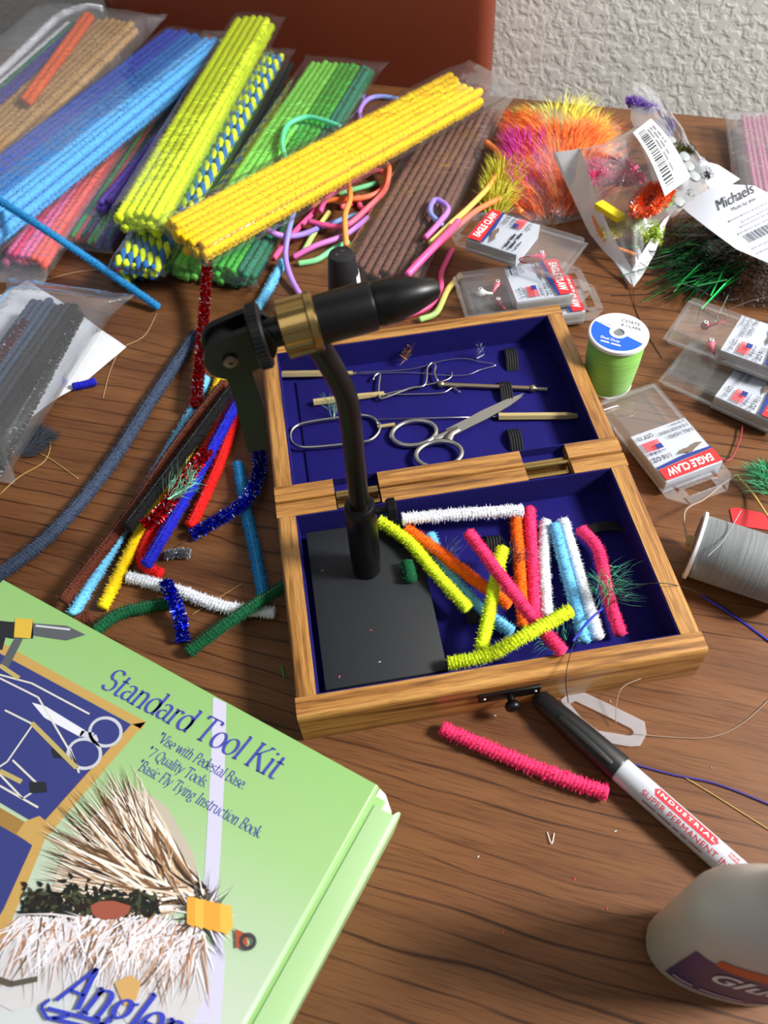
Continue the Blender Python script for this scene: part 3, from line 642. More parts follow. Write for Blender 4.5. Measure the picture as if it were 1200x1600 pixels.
# outer side wall: rolled ridge to the right of the lid
sw = MB(); x0, x1 = 0.0014, 0.0150; zr = ZK-0.0016
prof = [(x0, ZK-0.014), (x0, zr-0.0012), (x0+0.001, zr), (x1-0.003, zr+0.0004), (x1-0.0012, zr), (x1-0.0002, zr-0.0010), (x1, zr-0.0026), (x1-0.0042, 0.0)]
n_ = len(prof); vs_ = [Vector((x, -0.0085 if i < 4 else -0.0075+0.0018*(i < 6), z)) for i, (x, z) in enumerate(prof)] + [Vector((x, -KD, z)) for x, z in prof]
sw.add(vs_, [(i, n_+i, n_+i+1, i+1) for i in range(n_-1)] + [tuple(range(n_)), tuple(reversed(range(n_, 2*n_)))])
SIDE = part('side_wall', sw, M('pale_green_card', rgb(164, 200, 144), 0.3, coat=0.5), KIT, True, 35)
m_ = MB()
def sidefn(x, y):
    t = (y+0.006)/0.026; return Vector((x1-0.0042*(1-t*0.9)+0.0002, -0.075-x, 0.006+y))
smallprint(m_, sidefn, 0.06, 0.004, 4); part('side_lettering', m_, M('grey_print', rgb(120, 118, 150), 0.5), SIDE)
# printed band, lettering and picture
LAVP = M('lavender_print', rgb(196, 194, 216), 0.35, coat=0.3)
PURP = M('purple_print', rgb(66, 72, 160), 0.4)
bnd = MB()
def strip(mb_, L_, R_, dz, m=0):
    vs2 = []
    for l, r_ in zip(L_, R_): vs2 += [kp(*l, dz), kp(*r_, dz)]
    mb_.add(vs2, [(2*i, 2*i+1, 2*i+3, 2*i+2) for i in range(len(L_)-1)], m)
strip(bnd, [(333, 1089), (329, 1200), (322, 1325), (318, 1390), (330, 1480), (300, 1600)], [(354, 1099), (351, 1210), (345, 1330), (340, 1400), (352, 1500), (345, 1600)], 0.00012)
part('printed_band', bnd, LAVP, KIT)
def kline(body, p0, p1, cap, nib=0.085, thin=0.022, shear=0.16, dz=0.0003):
    a, b = kp(*p0), kp(*p1); d = b-a; w_ = d.length; d.normalize(); e = Vector((-d.y, d.x, 0)); m2 = MB()
    serif(m2, body, lambda x, y: a + d*x + e*y + Vector((0, 0, dz)), w_, nib=nib, thin=thin, shear=shear, height=cap)
    part('lettering', m2, PURP, KIT)
kline('Standard Tool Kit', (155, 1073), (428, 1218), 0.0128, 0.10, 0.034)
kline('*Vise with Pedestal Base.', (243, 1157), (380, 1234), 0.0052, 0.085, 0.035)
kline('*7 Quality Tools.', (226, 1179), (320, 1231), 0.0052, 0.085, 0.035)
kline('*Basic Fly Tying Instruction Book.', (211, 1200), (406, 1311), 0.0052, 0.085, 0.035)
PIC = attr_mat('picture_print', 0.36, coat=0.3)
pm = MB(); pc = []
def pic(pts, col, dz):
    k = len(pm.v); pm.poly([kp(x, y, dz) for x, y in pts]); pc.extend([col]*len(pts))
def picline(pts, w_, col, dz):
    P = [kp(x, y, dz) for x, y in pts]
    for i in range(len(P)-1):
        d = (P[i+1]-P[i]); e = Vector((-d.y, d.x, 0)).normalized()*w_/2; pm.poly([P[i]-e, P[i+1]-e, P[i+1]+e, P[i]+e]); pc.extend([col]*4)
BL, TAN, TAN2 = rgb(52, 58, 118), rgb(186, 150, 84), rgb(150, 116, 60)
pic([(-40, 985), (0, 1003), (110, 1064), (228, 1128), (222, 1140), (0, 1021), (-40, 1000)], TAN, .0001)
pic([(228, 1128), (70, 1312), (55, 1300), (205, 1132)], TAN, .0001); pic([(205, 1132), (55, 1300), (36, 1290), (192, 1128)], TAN2, .00012)
pic([(-40, 1000), (0, 1021), (205, 1132), (62, 1291), (0, 1254), (-40, 1232)], BL, .00014)
pic([(-40, 1240), (0, 1262), (40, 1285), (70, 1312), (48, 1318), (0, 1290), (-40, 1268)], TAN2, .00016)
pic([(40, 1283), (62, 1275), (82, 1292), (70, 1312), (52, 1322), (26, 1303)], TAN, .00018)
pic([(-40, 1268), (0, 1290), (52, 1318), (6, 1420), (-40, 1500)], BL, .00014)
pic([(52, 1318), (72, 1308), (8, 1465), (-40, 1560), (-40, 1500), (6, 1420)], TAN, .00012)
GR, LG, DK, GO = rgb(84, 88, 92), rgb(190, 194, 204), rgb(36, 38, 42), rgb(206, 170, 62)
pic([(-20, 968), (18, 972), (52, 970), (52, 998), (18, 998), (-20, 990)], DK, .0002)
pic([(24, 966), (52, 968), (48, 998), (22, 996)], GO, .00025)
pic([(52, 974), (105, 978), (134, 992), (104, 1001), (50, 993)], GR, .0002); picline([(56, 978), (110, 984)], .0012, LG, .0003)
pic([(24, 996), (36, 999), (12, 1046), (0, 1040)], GR, .00024); pic([(-20, 985), (10, 992), (4, 1016), (-20, 1010)], DK, .00022)
for cx, cy, r_ in ((165, 1144, 24), (132, 1178, 25)):
    pts = [(cx+r_*math.cos(2*PI*k/28)*1.02, cy+r_*math.sin(2*PI*k/28)*0.92) for k in range(29)]; picline(pts, .0016, LG, .0003)
pic([(50, 1098), (72, 1104), (134, 1142), (126, 1152), (70, 1122)], rgb(214, 216, 226), .0003); picline([(126, 1146), (146, 1150), (150, 1160)], .003, LG, .0003)
for pts in ([(0, 1060), (60, 1090), (110, 1175), (122, 1200)], [(-10, 1052), (50, 1068), (140, 1116)], [(8, 1110), (52, 1132), (12, 1190), (-10, 1205)], [(0, 1228), (60, 1262)], [(20, 1188), (64, 1230), (36, 1248), (-4, 1206)], [(110, 1170), (124, 1208)]): picline(pts, .0009, rgb(206, 204, 196), .00032)
for pts in ([(0, 1040), (30, 1060)], [(50, 1130), (120, 1200)], [(0, 1205), (34, 1222)]): picline(pts, .0022, rgb(176, 160, 100), .00034)
pic([(46, 1222), (72, 1222), (74, 1238), (48, 1240)], DK, .00036); pic([(80, 1170), (102, 1172), (104, 1186), (84, 1184)], DK, .00033)
# the printed fly: long hairs fanning from the head, dark body, orange head, hook eye
fr_ = random.Random(3)
def hair(p, q, w_, col, dz, bow=0.0):
    mx_, my_ = (p[0]+q[0])/2 - (q[1]-p[1])*bow, (p[1]+q[1])/2 + (q[0]-p[0])*bow
    A_, B_, C_ = kp(*p, dz), kp(mx_, my_, dz), kp(*q, dz)
    e = (C_-A_); e = Vector((-e.y, e.x, 0)).normalized()*w_/2
    pm.poly([A_-e, B_-e, C_, B_+e, A_+e]); pc.extend([col]*5)
HEAD = (322, 1420)
# soft ground of the wing, body and beard so that the hairs read as one fly
pic([(322, 1402), (300, 1330), (262, 1262), (225, 1235), (190, 1240), (150, 1270), (110, 1320), (90, 1360), (80, 1400), (110, 1440), (250, 1440)], rgb(184, 174, 158), .00038)
pic([(318, 1445), (240, 1440), (60, 1450), (10, 1480), (-20, 1560), (20, 1580), (150, 1540), (200, 1600), (300, 1600), (330, 1540)], rgb(196, 194, 196), .00036)
for k in range(900):
    t = fr_.random(); a0 = 176 + 66*t; Ln = 120+fr_.random()*160 - 40*abs(t-.5)
    g = math.radians(a0+fr_.uniform(-4, 4)); st = (HEAD[0]-fr_.uniform(0, 120)*0.6+fr_.uniform(-8, 8), HEAD[1]-8+fr_.uniform(-26, 10))
    q = (HEAD[0]+math.cos(g)*Ln*1.05, HEAD[1]+math.sin(g)*Ln*1.05)
    c_ = fr_.choice([rgb(92, 64, 46), rgb(60, 44, 36), rgb(236, 226, 212), rgb(242, 236, 228), rgb(198, 168, 138), rgb(216, 200, 180), rgb(160, 120, 84), rgb(228, 214, 196), rgb(40, 32, 28), rgb(120, 88, 60)])
    hair(st, q, fr_.uniform(.0005, .0014), c_, .0004+k*2e-7, fr_.uniform(-.10, .04))
for k in range(620):                                          # dark peacock body
    x = 40+fr_.random()*205; y = 1414+fr_.gauss(0, 17)*(1-abs(x-130)/190)+0.04*(x-120); g = fr_.uniform(0, 2*PI); l = fr_.uniform(5, 17)
    hair((x, y), (x+l*math.cos(g), y+l*math.sin(g)), .0016, fr_.choice([rgb(16, 20, 14), rgb(30, 34, 24), rgb(40, 30, 22), rgb(64, 68, 44), rgb(24, 28, 30)]), .0006+k*2e-7)
pic([(142, 1416), (156, 1409), (178, 1408), (205, 1416), (202, 1428), (186, 1436), (160, 1438), (146, 1430)], rgb(150, 80, 62), .00085)
for k in range(620):                                          # beard below
    x = 30+fr_.random()*290; y = 1432+fr_.uniform(-4, 60)*(x/320); g = math.radians(fr_.gauss(115, 26)); l = fr_.uniform(25, 150)*fr_.uniform(.5, 1)
    hair((x, y), (x+l*math.cos(g), y+l*math.sin(g)), fr_.uniform(.0004, .0011), fr_.choice([rgb(236, 232, 234), rgb(214, 206, 210), rgb(160, 116, 88), rgb(206, 200, 206), rgb(226, 224, 230), rgb(110, 84, 66), rgb(228, 224, 226), rgb(206, 204, 212), rgb(190, 150, 124)]), .0007+k*2e-7, fr_.uniform(-.06, .06))
for k in range(60):                                           # hackle round the head
    g = math.radians(fr_.uniform(150, 420)); l = fr_.uniform(30, 90)
    hair((318+fr_.uniform(-14, 10), 1425+fr_.uniform(-14, 22)), (318+l*math.cos(g)*.7, 1428+l*math.sin(g)), .0006, fr_.choice([rgb(40, 40, 36), rgb(230, 228, 224), rgb(90, 84, 76)]), .0011+k*2e-7)
for k in range(5):
    y0 = 1406+k*3; x = 302+k*13; pic([(x-9, y0-4), (x+8, y0-2), (x+11, y0+30), (x+2, y0+44), (x-9, y0+38)], fr_.choice([rgb(226, 176, 74), rgb(232, 190, 96), rgb(214, 156, 60)]), .0013+k*1e-5)
pic([(368, 1452), (386, 1460), (388, 1478), (370, 1482)], rgb(164, 76, 52), .0013)
picline([(388+11*math.cos(2*PI*k/20), 1472+11*math.sin(2*PI*k/20)) for k in range(21)], .0016, rgb(60, 58, 62), .0014)
pic([(180, 1536), (205, 1524), (222, 1536), (214, 1562), (196, 1572), (188, 1556)], rgb(196, 156, 96), .0012)
picline([(-10, 1528), (20, 1538), (60, 1530)], .0022, rgb(84, 78, 66), .0011)
po = part('printed_picture', pm, PIC, KIT); set_cols(po, pc)
# script brand name at the lower edge, partly out of the frame
a, b = kp(86, 1562), kp(262, 1640); d = (b-a); w_ = d.length; d.normalize(); e = Vector((-d.y, d.x, 0)); m2 = MB()
serif(m2, 'Angler', lambda x, y: a + d*x + e*y + Vector((0, 0, .0016)), w_, nib=0.11, thin=0.05, shear=0.3, height=0.0155)
for pts in ([(80, 1562), (66, 1574), (76, 1592), (110, 1588)], [(76, 1576), (140, 1592), (190, 1612)], [(84, 1592), (150, 1608), (200, 1622)]):
    P = [kp(x, y, .0016) for x, y in pts]
    for i in range(len(P)-1):
        dd = P[i+1]-P[i]; ee = Vector((-dd.y, dd.x, 0)).normalized()*0.0007; m2.poly([P[i]-ee, P[i+1]-ee, P[i+1]+ee, P[i]+ee])
part('brand_lettering', m2, M('royal_print', rgb(50, 62, 176), 0.4), KIT)

# ================================================================ MARKER
a, b = at(838, 1088, 0.007), at(968, 1203, 0.0065); md = (b-a); md.z = 0; md.normalize(); ca = (b-a).length
MR = 0.0066; m0 = Vector((a.x, a.y, 0)); ma = math.atan2(md.y, md.x)
MK = empty('marker_pen', m0, ma, 'grey barrelled marker pen with black cap, lying by the case', 'marker')
part('cap', MB().lathe([(-0.0005, 0.0028), (0.0005, 0.0044), (0.003, 0.0054), (ca*0.55, 0.0070), (ca-0.001, 0.0076), (ca, 0.0072)], (0, 0, 0.0077), (1, 0, 0), 28), M('black_cap_plastic', rgb(20, 20, 22), 0.42), MK, True, 40)
part('clip', MB().rbox((ca*0.62, -0.0028, 0.0142), (ca*0.62, 0.0032, 0.0012), 0.0005, 2), MATS['black_cap_plastic'], MK, True, 40)
ML = 0.135
part('barrel', MB().lathe([(ca, 0.0064), (ca+0.001, MR), (ML*0.93, MR*0.98), (ML*0.985, MR*0.92), (ML, MR*0.6)], (0, 0, 0.0077), (1, 0, 0), 32), M('grey_barrel', rgb(186, 190, 198), 0.35, coat=0.2), MK, True, 40)
REDP = M('red_print', rgb(206, 44, 56), 0.4); WHITEP = M('white_print', rgb(240, 240, 240), 0.45)
def mfn(s0, th0, lift):
    def f(x, y):
        th = math.radians(th0) + y/MR; r_ = MR + lift; return Vector((s0+x, math.sin(th)*r_, 0.0077+math.cos(th)*r_))
    return f
s_i = (Vector((at(1012, 1245, .0125).x, at(1012, 1245, .0125).y, 0))-m0).length; s_e = (Vector((at(1108, 1337, .0125).x, at(1108, 1337, .0125).y, 0))-m0).length
pill = MB(); f = mfn(s_i, 16, 0.00008); n_ = 20; hh = 0.0027; Lp = s_e-s_i; rows = []
for i in range(n_+1):
    x = Lp*i/n_; e_ = min(x, Lp-x); h_ = hh*math.sqrt(max(0.0, 1-(1-min(1, e_/hh))**2)); rows += [f(x, y_*h_) for y_ in (-1, -.5, 0, .5, 1)]
pill.add(rows, [(5*i+j, 5*i+j+1, 5*i+j+6, 5*i+j+5) for i in range(n_) for j in range(4)]); part('pill_print', pill, REDP, MK)
m2 = MB(); f2 = mfn(s_i+0.002, 7, 0.00022); write(m2, 'INDUSTRIAL', f2, width=Lp-0.004, height=0.0021, space=1.35, bold=0.01); part('lettering', m2, WHITEP, MK)
m2 = MB(); f2 = mfn(s_i-0.0035, -42, 0.0001); write(m2, 'SUPER PERMANENT INK', f2, width=0.0520, height=0.0030); part('lettering', m2, REDP, MK)
m2 = MB(); f2 = mfn(s_i-0.001, -66, 0.0001); smallprint(m2, f2, 0.034, 0.0008, 2); part('lettering', m2, M('small_print', rgb(150, 70, 78), 0.5), MK)
m2 = MB(); f2 = mfn(s_e+0.006, 18, 0.0001); write(m2, 'FINE', f2, width=0.005, height=0.0012, bold=0.02); f2 = mfn(s_e+0.006, 2, 0.0001); write(m2, 'POINT', f2, width=0.006, height=0.0012, bold=0.02); part('lettering', m2, REDP, MK)

# ================================================================ GLUE BOTTLE
ga, gb = at(1110, 1490, .03), at(1200, 1514, .03); gd = gb-ga; gd.z = 0; gd.normalize(); gn = Vector((-gd.y, gd.x, 0))
GC = at(1008, 1478, 0.004) + gd*0.032 + gn*0.004; GC.z = 0
GLUE = empty('glue_bottle', GC, math.atan2(gd.y, gd.x), 'white glue bottle with orange and purple label, beside the marker', 'bottle')
def oval(prof, n=40, sq=2.4):
    m_ = MB(); k = 0
    for z, a_, b_ in prof:
        for j in range(n):
            t = 2*PI*j/n; c_, s_ = math.cos(t), math.sin(t); m_.v.append(Vector((a_*math.copysign(abs(c_)**(2/sq), c_), b_*math.copysign(abs(s_)**(2/sq), s_), z)))
    for i in range(len(prof)-1):
        for j in range(n): m_.f.append((i*n+j, i*n+(j+1) % n, (i+1)*n+(j+1) % n, (i+1)*n+j)); m_.m.append(0)
    m_.f.append(tuple(reversed(range(n)))); m_.m.append(0); m_.f.append(tuple((len(prof)-1)*n+j for j in range(n))); m_.m.append(0); return m_
WHITEG = M('white_bottle_plastic', rgb(206, 200, 192), 0.36, sss=0.15)
GA, GB = 0.032, 0.0178
part('body', oval([(0, .027, .013), (.0010, .030, .0160), (.004, GA, GB), (.082, GA, GB), (.087, GA*.98, GB*.975), (.093, GA*.92, GB*.92), (.100, GA*.80, GB*.84), (.107, GA*.60, GB*.70), (.112, .0130, .0115), (.116, .0118, .0110), (.124, .0115, .0110)]), WHITEG, GLUE, True, 50)
part('nozzle', MB().lathe([(0, .0135), (.010, .0132), (.011, .010), (.020, .0062), (.036, .0038), (.038, .003)], (0, 0, .124), (0, 0, 1), 24), M('orange_cap', rgb(216, 92, 40), 0.4), GLUE, True, 40)
def gfn(x, y, lift=0.00025):
    t = -PI/2 + x/GA*1.25; c_, s_ = math.cos(t), math.sin(t); q = 2/2.4
    return Vector((GA*math.copysign(abs(c_)**q, c_)*(1+lift/GA*2), GB*math.copysign(abs(s_)**q, s_)*(1+lift/GB), y))
def gpatch(x0, x1, y0a, y0b, y1a, y1b, lift):
    m_ = MB(); n_ = 24; rows = []
    for i in range(n_+1):
        t = i/n_; x = x0+(x1-x0)*t; rows += [gfn(x, y0a+(y0b-y0a)*t, lift), gfn(x, y1a+(y1b-y1a)*t, lift)]
    m_.add(rows, [(2*i, 2*i+2, 2*i+3, 2*i+1) for i in range(n_)]); return m_
part('label_field', gpatch(-.0200, .024, .012, .012, .064, .060, .0003), M('purple_label', rgb(74, 52, 104), 0.4), GLUE)
part('label_band', gpatch(-.0120, .024, .063, .060, .072, .084, .0003), M('orange_label', rgb(206, 84, 38), 0.4), GLUE)
m2 = MB(); write(m2, 'Glue-All', lambda x, y: gfn(-.0085+x, .040+y, .0006), width=.031, height=.0170, shear=.2, bold=.02); part('lettering', m2, WHITEP, GLUE)
m2 = MB(); smallprint(m2, lambda x, y: gfn(-.0170+x, .016+y, .0006), .032, .0030, 3, 3); part('lettering', m2, M('lilac_print', rgb(180, 170, 190), 0.5), GLUE)

# ================================================================ THREAD SPOOLS, SMALL BOTTLE
def thread_mat(name, col):
    m = bpy.data.materials.new(name); nt, N, L, p = nodes_of(m); MATS[name] = m
    tc = N.new('ShaderNodeTexCoord'); mp = N.new('ShaderNodeMapping'); mp.inputs['Scale'].default_value = (30, 30, 2600); L.new(tc.outputs['Object'], mp.inputs[0])
    n = N.new('ShaderNodeTexNoise'); n.inputs['Scale'].default_value = 1; n.inputs['Detail'].default_value = 2; L.new(mp.outputs[0], n.inputs['Vector'])
    r = ramp(N, [(0.3, tuple(c*0.72 for c in col)), (0.65, tuple(min(1, c*1.15) for c in col))]); L.new(n.outputs['Fac'], r.inputs[0]); L.new(r.outputs[0], p.inputs['Base Color'])
    b = N.new('ShaderNodeBump'); b.inputs['Strength'].default_value = 0.6; b.inputs['Distance'].default_value = 0.0004; L.new(n.outputs['Fac'], b.inputs['Height']); L.new(b.outputs[0], p.inputs['Normal'])
    p.inputs['Roughness'].default_value = 0.6; p.inputs['Sheen Weight'].default_value = 0.2; return m
WPL = M('white_spool_plastic', rgb(228, 230, 232), 0.35)
SH, SR = 0.047, 0.0200
sc_ = at(967, 519, SH); SPG = empty('thread_spool', (sc_.x, sc_.y, 0), math.radians(-30), 'standing spool of lime green sewing thread with a printed white top', 'thread spool')
part('core', MB().lathe([(0, .0165), (.0016, .0170), (.0017, .008), (SH-.003, .008), (SH-.0029, SR), (SH-.0006, SR), (SH, SR-.0008), (SH, .0038), (SH-.004, .0034)], (0, 0, 0), (0, 0, 1), 48, cap=False), WPL, SPG, True, 35)
part('thread', MB().lathe([(.0017, .0162), (.004, .0168), (.024, .0184), (SH-.0035, .0190), (SH-.0029, .0185)], (0, 0, 0), (0, 0, 1), 48), thread_mat('green_thread', rgb(132, 196, 80)), SPG, True, 60)
lb_ = MB(); zz = SH+.00008; pts = [(.0183*math.cos(math.radians(a_)), .0183*math.sin(math.radians(a_))) for a_ in range(165, 346, 6)]
inn = [(.0062*math.cos(math.radians(a_)), .0062*math.sin(math.radians(a_))) for a_ in range(345, 164, -12)]
lb_.poly([Vector((x, y, zz)) for x, y in pts+inn]); part('blue_label', lb_, M('blue_print', rgb(24, 92, 206), 0.4), SPG)
part('foil_dot', MB().lathe([(0, .0036), (.0002, .0035)], (0, 0, SH-.001), (0, 0, 1), 20), M('grey_foil', rgb(150, 154, 158), 0.45, 0.7, var=.4, vscale=900), SPG)
m2 = MB(); flt = lambda x, y: Vector((x, y, SH+.00012))
write(m2, 'COATS', lambda x, y: Vector((-.002+x, .0112+y, SH+.00012)), width=.0125, bold=.01); write(m2, '& CLARK', lambda x, y: Vector((-.001+x, .0070+y, SH+.00012)), width=.0140, bold=.01)
write(m2, 'All Purpose', lambda x, y: Vector((-.0145+x, .0040+y, SH+.00012)), width=.0085); part('lettering', m2, M('dark_print', rgb(40, 42, 52), 0.5), SPG)
m2 = MB(); write(m2, 'Dual Duty', lambda x, y: Vector((-.0095+x, -.0100+y, SH+.00018)), width=.0130, bold=.01); smallprint(m2, lambda x, y: Vector((-.0085+x, -.0132+y, SH+.00018)), .0135, .0012, 5, 2); part('lettering', m2, WHITEP, SPG)
# grey spool lying on its side
gs0 = at(1083, 851, .0205); gs1 = at(1200, 889, .0205); ax = gs1-gs0; ax.z = 0; ax.normalize()
SPS = empty('thread_spool', (gs0.x, gs0.y, 0), math.atan2(ax.y, ax.x), 'grey sewing thread spool lying on its side with a white end', 'thread spool')
Rm = Matrix.Translation((0, 0, .0205)) @ Matrix.Rotation(PI/2, 4, 'Y')
def lying(mb_): mb_.v = [Rm @ v for v in mb_.v]; return mb_
def spool_part(name, mb_, mat, parent, **k):
    o = part(name, mb_, mat, parent, True, 40, **k); o.location = (0, 0, .0205); o.rotation_euler = (0, PI/2, 0); return o
spool_part('core', MB().lathe([(.001, .004), (0, .0050), (0, .0195), (.0005, .0205), (.0022, .0205), (.0024, .008), (.052, .008), (.0522, .0205), (.054, .0205), (.054, .004)], (0, 0, 0), (0, 0, 1), 48, cap=False), WPL, SPS)
spool_part('thread', MB().lathe([(.0025, .0180), (.004, .0188), (.050, .0188), (.0519, .0180)], (0, 0, 0), (0, 0, 1), 48), thread_mat('grey_thread', rgb(118, 122, 124)), SPS)
spool_part('end_label', MB().lathe([(-.0003, .006), (-.0002, .0178), (.0001, .0178)], (0, 0, 0), (0, 0, 1), 40, cap=False), M('grey_end_label', rgb(96, 92, 110), 0.5, var=.5, vscale=120), SPS)
spool_part('core_plug', MB().lathe([(-.0042, .0042), (-.0040, .0050), (.001, .0050)], (0, 0, 0), (0, 0, 1), 16), M('cork_tan', rgb(170, 140, 92), 0.7), SPS)
# small bottle with a black cap behind the vise
bc = at(533, 396, .060); SB = empty('cement_bottle', (bc.x, bc.y, 0), 0, 'small bottle with a tall black cap standing behind the vise', 'bottle')
part('cap', MB().lathe([(.024, .0122), (.026, .0126), (.045, .0112), (.0575, .0098), (.0595, .0090), (.0600, .0078)], (0, 0, 0), (0, 0, 1), 32), M('matt_black_cap', rgb(30, 30, 33), 0.45), SB, True, 35)
part('cap_top_mark', MB().box((.001, .003, .0601), (.0035, .0012, .0002)).box((-.003, -.001, .0601), (.002, .002, .0002)), M('dark_grey_mark', rgb(70, 70, 74), 0.4), SB)
part('glass_body', MB().lathe([(0, .0115), (.001, .0125), (.021, .0125), (.0235, .0105), (.0245, .0105)], (0, 0, 0), (0, 0, 1), 28), M('clear_glass_bottle', rgb(214, 220, 222), 0.08, trans=0.7), SB, True, 40)
part('paper_label', MB().lathe([(.027, .01265), (.0271, .01275), (.043, .0118), (.0431, .0116)], (0, 0, 0), (0, 0, 1), 40, cap=False), WHITEP, SB, True)
lab = SB.children[-1]; bmx = bmesh.new(); bmx.from_mesh(lab.data)
bmesh.ops.delete(bmx, geom=[v for v in bmx.verts if not (v.co.x > 0.0085 and abs(v.co.y) < 0.0085)], context='VERTS'); bmx.to_mesh(lab.data); bmx.free()
lab['label'] = 'small white sticker on the cap'

# ================================================================ CHENILLE STEMS
CHC = {
 'white': rgb(226, 228, 236), 'orange': rgb(244, 104, 20), 'lime': rgb(214, 236, 40), 'pink': rgb(238, 56, 110), 'sky': rgb(112, 190, 232),
 'azure': rgb(36, 136, 196), 'navygrey': rgb(58, 70, 92), 'brown': rgb(92, 44, 28), 'black': rgb(16, 15, 17), 'yellow': rgb(238, 200, 14), 'red': rgb(222, 26, 22),
 'blue': rgb(28, 32, 176), 'green': rgb(14, 82, 48), 'tan': rgb(178, 140, 84), 'gold': rgb(246, 200, 10), 'royal': rgb(36, 84, 190), 'mid': rgb(22, 122, 200), 'light': rgb(92, 178, 238),
 'lgreen': rgb(136, 226, 96), 'mgreen': rgb(72, 178, 66), 'teal': rgb(40, 120, 92), 'dgreen': rgb(20, 112, 72), 'purple': rgb(108, 84, 178), 'indigo': rgb(58, 50, 150), 'coral': rgb(236, 96, 84),
 'mint': rgb(142, 214, 140), 'mauve': rgb(146, 74, 110), 'rose': rgb(236, 110, 160), 'chocolate': rgb(112, 76, 64), 'offwhite': rgb(214, 216, 222), 'dpurple': rgb(64, 44, 120), 'magenta': rgb(206, 50, 130),
 'tealblue': rgb(24, 116, 156), 'charcoal': rgb(44, 46, 52), 'slate': rgb(60, 74, 96), 'dark': rgb(34, 38, 36), 'peach': rgb(250, 150, 120),
}
def chmat(c):
    k = 'chenille_'+c
    return M(k, CHC[c], 0.85, sheen=0.35, var=0.16, vscale=500, spec=0.2)
def dotmat(): return M('painted_glint', rgb(200, 204, 214), 0.35, 0.6)  # pale colour painted as glints on the wire core and tinsel flakes
def tinmat(c): return M('tinsel_'+c, {'red': rgb(190, 20, 34), 'blue': rgb(28, 44, 200), 'silver': rgb(200, 202, 208), 'black': rgb(46, 48, 54)}[c], 0.22, 0.85)
def chenille(path, r=0.0031, ds=0.00055, n=8, nf=13, pitch=0.0021, dots=True, seed=0, tinsel=False, fl=1.0, m=0, mb=None, md=1):
    """fuzzy stem along a path: ribbed core plus bristles swept outwards"""
    rg = random.Random(seed); P = resample(path, ds); fr = frames(P, (0, 0, 1)) if abs((P[1]-P[0]).normalized().z) < 0.9 else frames(P)
    mb = mb or MB(); N = len(P); k0 = len(mb.v); rc = r*(0.34 if tinsel else 0.80); hand = rg.choice((-1, 1)); ph = rg.random()*6
    for i, p in enumerate(P):
        a, b = fr[i]; s = i*ds; e = min(i, N-1-i)*ds; er = min(1.0, 0.85+e/0.0016)
        for j in range(n):
            t = 2*PI*j/n; rr_ = rc*er*(1+0.08*math.sin(2*PI*s/pitch+hand*t+ph)+0.05*rg.uniform(-1, 1)); mb.v.append(p + a*(math.cos(t)*rr_) + b*(math.sin(t)*rr_*fl))
    for i in range(N-1):
        for j in range(n): mb.f.append((k0+i*n+j, k0+i*n+(j+1) % n, k0+(i+1)*n+(j+1) % n, k0+(i+1)*n+j)); mb.m.append(m)
    mb.f.append(tuple(k0+j for j in reversed(range(n)))); mb.m.append(m); mb.f.append(tuple(k0+(N-1)*n+j for j in range(n))); mb.m.append(m)
    L_ = (N-1)*ds; cnt = int(N*nf); wd = 0.00042 if tinsel else 0.00020
    for q in range(cnt):
        s = rg.random()*L_; i = min(N-2, int(s/ds)); p = P[i]; a, b = fr[i]; d = (P[i+1]-P[i]).normalized(); t = rg.random()*2*PI
        rr_ = r*(1+0.11*math.sin(2*PI*s/pitch+hand*t+ph))*rg.uniform(0.86, 1.18)
        o = a*math.cos(t) + b*(math.sin(t)*fl); sd = (d if rg.random() < .5 else (b*math.cos(t)-a*math.sin(t)))*wd
        tip = p + o*rr_ + d*rg.uniform(-.0005, .0005); base = p + o*(rc*0.75); k = len(mb.v)
        if tinsel:
            mb.v += [base-sd, base+sd, tip+sd*.8, tip-sd*.8]; mb.f.append((k, k+1, k+2, k+3)); mb.m.append(md if rg.random() < .10 else m)
        else:
            mb.v += [base-sd*1.6, base+sd*1.6, tip]; mb.f.append((k, k+1, k+2)); mb.m.append(m)
    if dots:  # pale quads along the top paint the wire's dotted highlights
        s = 0.002; st = pitch*0.75
        while s < L_-0.002:
            i = int(s/ds); p = P[i]; a, b = fr[i]; u = b if b.z > 0 else -b; d = (P[i+1]-P[i]).normalized()*0.00042; w_ = a*0.00022
            c_ = p + u*(r*0.93*fl); k = len(mb.v); mb.v += [c_-d*.6-w_*.7, c_+d*.6-w_*.7, c_+d*.6+w_*.7, c_-d*.6+w_*.7]; mb.f.append((k, k+1, k+2, k+3)); mb.m.append(md); s += st
    return mb
def stem(name, pts, c, label, z=None, r=0.0043, dots=True, tinsel=False, group=None, cat='pipe cleaner', zs=None, **kw):
    """loose stem through pixels; z (or zs per point) is the height of its centre"""
    z = r if z is None else z
    zs = zs or [z]*len(pts); path = spline([at(x, y, q) for (x, y), q in zip(pts, zs)], 10)
    mb = chenille(path, r, dots=dots, tinsel=tinsel, seed=len(bpy.data.objects), **kw)
    return solo(name, mb, [tinmat(c) if tinsel else chmat(c), dotmat()], label, cat, group, smooth=not tinsel)
LG_ = 'loose chenille stems on the table'; TG_ = 'chenille pieces in the case tray'
S1 = 'pipe_cleaner'
